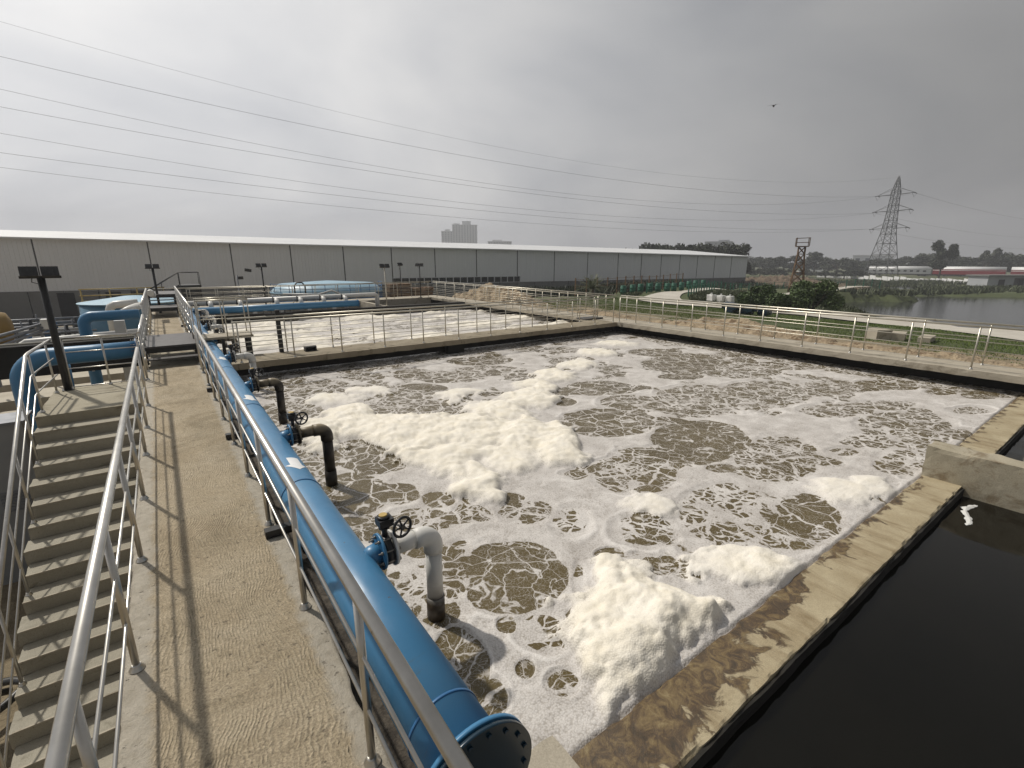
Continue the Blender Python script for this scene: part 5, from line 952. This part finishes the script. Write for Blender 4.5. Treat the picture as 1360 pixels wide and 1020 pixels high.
# ---------------------------------------------------------------- train, hut, far buildings
for k, (cx, cy, m, lb) in enumerate(((266.9, 74.5, COACHG, 'pale grey railway coach with white roof behind the pylon'), (269.8, 52.3, RED, 'red railway coach with white roof left of the ruined hut'), (272.0, 29.0, RED, 'red railway coach with white roof directly behind the ruined hut'), (274.8, 5.6, RED, 'red railway coach at the right edge of the picture'))):
    t = thing('railway_coach', lb, 'railway coach', (cx, cy, -4.2), 'coaches of the train', R(-83)); Lh = 11.0
    MB().box(-Lh, -1.5, .9, Lh, 1.5, 3.0).build('body', m, t); MB().tube([(-Lh, 0, 2.55), (Lh, 0, 2.55)], 1.52, 16).build('roof', COACHR, t); MB().box(-Lh + .02, -1.4, .5, Lh - .02, 1.4, .9).build('underframe', BLACK, t)
    wm = MB().box(-.5, -.02, 0, .5, .02, .7).mesh('window', GLASSW)
    for j in range(9 if m is COACHG else 0): inst('window', wm, t, (-8.8 + 2.2 * j, -1.49, 1.75))
    for x in (-8, 8): MB().lathe([(.45, -1.2), (.45, 1.2)], (x - 1, 0, .45), (0, 1, 0), 12).lathe([(.45, -1.2), (.45, 1.2)], (x + 1, 0, .45), (0, 1, 0), 12).build('bogie', BLACK, t)
t = thing('ruined_hut', 'small grey concrete hut with dark doorways on the far pond bank', 'hut', (190, 26.0, -4.7), None, R(-38)); 
MB().box(-11, -3, 0, -4.2, 3, 3.0).build('left_block', BGREY, t); MB().box(-4.15, -2.6, 2.55, 12, 3, 3.0).build('veranda_roof', BGREY, t); MB().box(-11.5, -3.6, 3.02, 12.4, 3.4, 3.35).build('roof_slab', MASON, t)
for x in (0, 4, 8, 11.5): MB().box(x - .3, -2.5, 0, x + .3, -2.0, 2.54).build('column', BGREY, t)
MB().box(-4.1, 1.5, 0, 12, 3, 2.54).build('back_wall', MASON, t); MB().box(-8.2, -3.05, .1, -6.6, -2.99, 2.2).build('doorway', VOID, t)
for x in (-2.6, 2, 6): MB().box(x - .7, 1.44, .1, x + .7, 1.49, 2.1).build('doorway', VOID, t)
t = thing('white_boundary_wall', 'broken low white wall in front of the train', 'wall', (215, 60, -4.9)); O = (215, 60, -4.9)
pts = [(228, 92), (226, 80), (219, 66), (212, 53), (206, 43), (199, 34)]
for i, ((xa, ya), (xb, yb)) in enumerate(zip(pts[:-1], pts[1:])):
    for k in range(6):
        f0, f1 = k / 6, (k + .80 + rng.random() * .15) / 6; a = (xa + (xb - xa) * f0, ya + (yb - ya) * f0); b_ = (xa + (xb - xa) * f1, ya + (yb - ya) * f1); h = 1.0 + rng.random() * .9
        MB(O).add([(*a, -4.95), (*b_, -4.95), (b_[0] + .3, b_[1], -4.95), (a[0] + .3, a[1], -4.95), (*a, -4.9 + h), (*b_, -4.9 + h * .9), (b_[0] + .3, b_[1], -4.9 + h * .9), (a[0] + .3, a[1], -4.9 + h)], [(4, 5, 6, 7), (0, 1, 5, 4), (1, 2, 6, 5), (2, 3, 7, 6), (3, 0, 4, 7)]).build('wall_panel', BWHITE, t)
def block(name, label, c, size, floors, cols, mat, rz=0, z0=-5, cat='building', roofs=()):
    t = thing(name, label, cat, (c[0], c[1], z0), None, rz); w, d, h = size; MB().box(-w / 2, -d / 2, 0, w / 2, d / 2, h).build('wall', mat, t)
    wm = MB().box(-w / cols * .22, -.12, -h / floors * .2, w / cols * .22, .12, h / floors * .2).mesh('window', GREYST)
    for i in range(floors):
        for j in range(cols): inst('window', wm, t, (-w / 2 + w / cols * (j + .5), -d / 2 - .1, h / floors * (i + .55)))
    for (x0, x1, hh) in roofs: MB().box(x0 * w, -d / 3, h, x1 * w, d / 3, h + hh).build('roof_house', mat, t)
    MB().box(-w / 2 - .2, -d / 2 - .2, h + .01, w / 2 + .2, d / 2 + .2, h + .5 + h * .005).build('roof', mat, t)
    return t
def dirp(px, D): # a far point in the direction of a bearing given in degrees from the walkway axis
    return (D * math.sin(R(px)), D * math.cos(R(px)))
block('apartment_tower', 'taller hazy apartment tower above the warehouse roof', dirp(30.6, 900), (44, 20, 67), 20, 9, BWHITE, R(-29), cat='tower block', roofs=((-.1, .25, 7), (-.45, -.2, 3)))
block('apartment_tower', 'shorter hazy apartment tower left of its taller twin', dirp(28.6, 900), (20, 20, 56), 17, 4, BWHITE, R(-29), cat='tower block', roofs=((-.2, .3, 4),))
block('distant_block', 'low hazy flat building peeping over the warehouse roof', dirp(34.6, 760), (36, 20, 34), 10, 9, BWHITE, R(-35), roofs=((-.3, .1, 3),))
block('distant_block', 'pale hazy building right of the trees behind the warehouse end', dirp(58.6, 520), (24, 14, 24), 7, 6, BGREY, R(-58), roofs=((0, .4, 2),))
block('white_house', 'plain white house behind the train and the pylon', (325, 104), (18, 12, 9.5), 2, 4, BWHITE, R(-72), -4.9, 'house')
block('distant_house', 'small pale house half hidden in the trees left of the pylon', (340, 140), (12, 8, 7.0), 2, 3, BWHITE, R(-68), -4.9, 'house')

# ---------------------------------------------------------------- trees and bushes
def leaf_cloud(n, blobs, size, seed, flat=.0):
    g = np.random.default_rng(seed); bi = g.integers(0, len(blobs), n); B = np.array(blobs)[bi]; d = g.normal(size=(n, 3)); d /= np.linalg.norm(d, axis=1)[:, None]; rr = g.random(n) ** .42
    c = B[:, :3] + d * B[:, 3:4] * rr[:, None] * np.array([1, 1, .8]); a = g.normal(size=(n, 3)); a /= np.linalg.norm(a, axis=1)[:, None]; b = np.cross(a, g.normal(size=(n, 3))); b /= np.linalg.norm(b, axis=1)[:, None]
    s = size * (.6 + .8 * g.random(n))[:, None]; V = np.stack([c - a * s, c - b * s * .45, c + a * s, c + b * s * .45], 1).reshape(-1, 3); return V, np.arange(n * 4).reshape(-1, 4)
def crown_blobs(seed, w, h, z0, n=11):
    g = np.random.default_rng(seed); B = []
    for k in range(n):
        a = g.random() * 6.283; q = math.sqrt(g.random()); z = z0 + h * g.random(); e = math.sqrt(max(.1, 1 - ((z - z0 - h * .45) / (h * .75)) ** 2)); B.append((w * .34 * q * math.cos(a) * e * 1.4, w * .34 * q * math.sin(a) * e * 1.4, z, w * (.13 + .12 * g.random())))
    return B
TV = []  # six shared tree shapes
for v in range(6):
    w, h = ((1.0, .55), (1.25, .6), (.8, .8), (1.1, .5), (.9, .7), (1.4, .55))[v]; B = crown_blobs(100 + v, w, h * .75, .38, 12); V, F = leaf_cloud(3600, B, .042, 200 + v); cm = npmesh('crown', V, F, LEAF, False)
    m = MB().tube([(0, 0, 0), (.01, 0, .25), (-.01, .01, .5)], [.035, .028, .015], 7)
    for k in range(4): a = k * 1.6 + v; m.tube([(0, 0, .3), (.1 * math.cos(a), .1 * math.sin(a), .45), (.2 * math.cos(a), .2 * math.sin(a), .62)], [.016, .012, .006], 5)
    TV.append((cm, m.mesh('trunk', BARK)))
def tree(x, y, z, h, v, label, group, w=1.0, name='tree', cat='tree'):
    t = thing(name, label, cat, (x, y, z), group, random.random() * 6); t.scale = (h * w, h * w, h); inst('crown', TV[v][0], t); inst('trunk', TV[v][1], t); return t
def bear(px): # image column of the horizon -> bearing from the walkway axis
    return math.degrees(math.atan((px - 680) / 632 / math.cos(R(14.63)) * 1.0)) + 36.02 if False else math.degrees(math.atan((px - 680) * math.cos(R(0)) / (632 * math.cos(R(14.63)) + 165 * math.sin(R(14.63))))) + 36.02
def place(px, ytop, D, z0):
    b = bear(px); x, y = D * math.sin(R(b)), D * math.cos(R(b)); dep = D * math.cos(R(b - 36.02)); ztop = 2.6 - (ytop - 345) / 653.0 * dep; return x, y, ztop - z0
far = [(1003, 339, 330, 0), (1022, 341, 300, 1), (1043, 339, 290, 4), (1066, 342, 320, 3), (1084, 337, 300, 2), (1098, 342, 330, 0), (1114, 341, 290, 5), (1130, 344, 310, 1), (1146, 344, 330, 3), (1160, 342, 300, 0), (1178, 341, 340, 5), (1210, 340, 330, 4), (1228, 336, 310, 0), (1244, 335, 330, 1), (1262, 338, 320, 5), (1280, 340, 310, 3), (1296, 340, 330, 0), (1313, 342, 310, 4), (1332, 338, 320, 1), (1350, 334, 310, 5), (1372, 333, 310, 0), (1395, 335, 310, 1), (1420, 334, 320, 3), (985, 340, 320, 3)]
far.sort()
for i, (px, yt, D, v) in enumerate(far):
    x, y, h = place(px, yt, D, -4.95); lb = 'left of' if px < 1170 else 'right of'; k = sum(1 for q in far if (q[0] < 1170) == (px < 1170) and (q[0] > px if px < 1170 else q[0] < px))
    tree(x, y, -4.95, h, v, f'hazy dark tree on the horizon, {ORD[k]} {lb} the pylon', 'trees along the horizon', 1.45)
mid = [(992, 352, 230, 2), (1012, 355, 240, 0), (1035, 355, 235, 1), (1075, 356, 240, 5), (1100, 358, 240, 3), (1125, 358, 235, 4), (1140, 356, 240, 0), (1208, 352, 345, 1), (1232, 352, 345, 0), (1300, 352, 340, 3), (1340, 352, 340, 4)]
for i, (px, yt, D, v) in enumerate(mid):
    x, y, h = place(px, yt, D, -4.95); tree(x, y, -4.95, h, v, f'lower scrubby tree in front of the horizon trees, {ORD[i]} from the left', 'scrub trees before the horizon', 2.0)
for i, (px, yt, D, v) in enumerate([(822, 328, 150, 3), (838, 326, 150, 0), (858, 322, 150, 4), (874, 323, 155, 1), (892, 321, 150, 0), (906, 323, 150, 4), (930, 322, 150, 1), (945, 322, 155, 0), (962, 319, 150, 5), (974, 323, 155, 4)]):
    x, y, h = place(px, yt, D, -4.5); tree(x, y, -4.5, h, v, f'dark round tree rising behind the warehouse roof, {ORD[i]} from the left', 'trees behind the warehouse', .85)
x, y, h = place(1252, 324, 235, -4.9); tree(x, y, -4.9, h, 2, 'tall ragged dark tree standing in front of the red coach', None, .75)
x, y, h = place(1309, 332, 300, -4.9); tree(x, y, -4.9, h, 2, 'tall leaning dark tree between pylon and picture edge', None, .7).rotation_euler = (.12, .1, 0)
def bush(x, y, r, h, n, label, seed, size=.11, mat=LEAFB, name='bush', group=None, nb=12, cat='bush'):
    z = float(ground_z(x, y)); g = np.random.default_rng(seed); B = []
    for k in range(nb): a = g.random() * 6.283; q = math.sqrt(g.random()) * r * .7; B.append((q * math.cos(a), q * math.sin(a), h * (.2 + .5 * g.random()) , r * (.22 + .2 * g.random())))
    V, F = leaf_cloud(n, B, size, seed + 1); V[:, 2] = np.abs(V[:, 2]); t = thing(name, label, cat, (x, y, z), group); inst('foliage', npmesh('foliage', V, F, mat, False), t)
    m = MB()
    for k in range(7): a = k * .9; m.tube([(0, 0, -.1), (r * .25 * math.cos(a), r * .25 * math.sin(a), h * .3), (r * .5 * math.cos(a), r * .5 * math.sin(a), h * .7)], [.04, .03, .01], 5)
    m.build('stems', BARK, t); return t
bush(38.0, 19.9, 1.8, 2.3, 9000, 'rounded bright green bush left of the pond, the left one of three', 300)
bush(38.6, 17.6, 1.9, 1.7, 8000, 'low middle bush between the two taller green bushes by the pond', 310)
bush(39.4, 15.9, 2.2, 2.4, 11000, 'widest dark green bush at the pond edge, the right one of three', 320)
t = thing('date_palm', 'spiky young date palm in front of the warehouse', 'palm', (35.6, 35.1, float(ground_z(35.6, 35.1))))
MB().tube([(0, 0, 0), (0, 0, .9)], [.28, .2], 12).build('trunk', BARK, t)
for k in range(34):
    a = k * 2.399; el = 1.25 - 1.15 * (k / 34); L_ = 1.75 + .3 * random.random(); m = MB(); P = []
    for j in range(8):
        f = j / 7; rr = L_ * f; zz = .9 + rr * math.sin(el) * .95 - .55 * f * f * (1.3 - .5 * math.sin(el)); P.append(Vector((rr * math.cos(el) * math.cos(a), rr * math.cos(el) * math.sin(a), zz)))
    m.tube(P, [.02, .018, .016, .014, .012, .01, .008, .004], 4)
    for j in range(1, 8):
        sd = Vector((-math.sin(a), math.cos(a), 0)); dr = (P[j] - P[j - 1]).normalized()
        for e in (-1, 1):
            for q in (0, .33, .66):
                c = P[j - 1].lerp(P[j], q); tip = c + dr * .28 + sd * e * .26 + Vector((0, 0, .05)); m.quad(c, c + dr * .035, tip)
    m.build('frond', PALM, t)
# weeds and reeds: nobody could count them
def weeds(name, label, P, n, size, seed, mat=LEAFW, hgt=.6):
    g = np.random.default_rng(seed); x = g.uniform(P[0], P[1], n * 4); y = g.uniform(P[2], P[3], n * 4); k = P[4](x, y); x, y = x[k][:n], y[k][:n]; m = len(x); z = ground_z(x, y)
    a = g.random(m) * 6.283; l = g.normal(size=(m, 2)) * .35; h = hgt * (.4 + g.random(m)); w = size * (.5 + g.random(m)); ca, sa = np.cos(a) * w, np.sin(a) * w
    b0 = np.stack([x - ca, y - sa, z - .05], 1); b1 = np.stack([x + ca, y + sa, z - .05], 1); tp = np.stack([x + l[:, 0] * h, y + l[:, 1] * h, z + h], 1); tq = tp + np.stack([ca, sa, 0 * ca], 1) * .5
    V = np.stack([b0, b1, tq, tp], 1).reshape(-1, 3); o = inst(name, npmesh(name, V, np.arange(m * 4).reshape(-1, 4), mat, False)); return tag(o, label, 'vegetation', kind='stuff')
cl = lambda s, th: (lambda x, y: fbm(x * s, y * s, 0, 3, 500) > th)
weeds('bank_weeds', 'dense weeds and reeds along the far bank of the pond', (95, 230, 0, 95, lambda x, y: (~in_poly(x, y, PONDP)) & (seg_dist(x, y, PONDP + PONDP[:1]) < 80) & (fbm(x * .15, y * .15, 0, 3, 501) > .48) & (np.hypot(x - 180, y - 27) > 17)), 42000, .17, 61, LEAFW, .8)
weeds('fence_weeds', 'scrubby weeds along the warehouse foot and the fences', (36, 110, 30, 62, lambda x, y: (y > 36 + (x - 36) * .28) & (y < 73 - .17 * x + 0) & (fbm(x * .3, y * .3, 0, 3, 502) > .45)), 14000, .12, 62, LEAF, .9)
weeds('field_grass', 'green grass on the strip between the right walkway and the pale path', (21, 38, -6, 34, lambda x, y: (seg_dist(x, y, PATHC) > 2.8) & (fbm(x * .5, y * .5, 0, 3, 9) + (x - 22) * .05 > .5)), 70000, .02, 63, TURF, .05)
weeds('slope_grass', 'rough grass on the slope inside the bend of the path', (41, 70, 17, 36, lambda x, y: (seg_dist(x, y, PATHC) > 2.8) & ~in_poly(x, y, PONDP)), 30000, .06, 64, LEAFW, .3)
# rubble and pebbles at the foot of the right walkway
g = np.random.default_rng(5); m = MB()
for k in range(900):
    x = 17.3 + abs(g.normal()) * 2.0; y = g.uniform(-3, 33); s = .03 + .07 * g.random() ** 2; z = float(-.46 - (x - 17) * .02); a = g.random() * 6
    m.add([(x + s * math.cos(a), y + s * math.sin(a), z), (x - s, y + s * .4, z), (x + .2 * s, y - s, z), (x + .1 * s, y + .1 * s, z + s * 1.1)], [(0, 1, 3), (1, 2, 3), (2, 0, 3)])
tag(m.build('rubble', CONC), 'scattered small stones and rubble beside the right walkway', 'rubble', kind='stuff')
# bird
t = thing('bird', 'dark bird gliding high in the sky above the pond', 'bird', (52.5, 27.6, 17.5), None, R(20)); 
MB().lathe([(.02, -.28), (.07, -.15), (.09, 0), (.06, .14), (.035, .2), (.03, .26), (.005, .32)], (0, 0, 0), (1, 0, .05), 10).build('body', BIRD, t)
for e in (-1, 1): MB().add([(.08, 0, .03), (.12, e * .25, .16), (.02, e * .62, .10), (-.10, e * .55, .09), (-.12, e * .2, .12), (-.12, 0, .03)], [(0, 1, 4, 5), (1, 2, 3, 4)]).build('wing', BIRD, t)
MB().add([(-.2, -.03, 0), (-.2, .03, 0), (-.42, .10, .01), (-.42, -.10, .01)], [(0, 1, 2, 3)]).build('tail', BIRD, t)

# ---------------------------------------------------------------- thin grey haze
b = MB().box(-560, -560, -7.5, 1150, 1150, 75); hz = b.build('haze', VOID); hm = bpy.data.materials.new('haze_air'); hm.use_nodes = True; hn = hm.node_tree; hn.nodes.clear()
ho = hn.nodes.new('ShaderNodeOutputMaterial'); hv = hn.nodes.new('ShaderNodeVolumePrincipled'); hv.inputs['Color'].default_value = (.86, .88, .94, 1); hv.inputs['Density'].default_value = .0008; hv.inputs['Anisotropy'].default_value = 0.0
hn.links.new(hv.outputs[0], ho.inputs['Volume']); hz.data.materials.clear(); hz.data.materials.append(hm); tag(hz, 'thin grey haze in the air over the whole site', 'haze', kind='stuff')
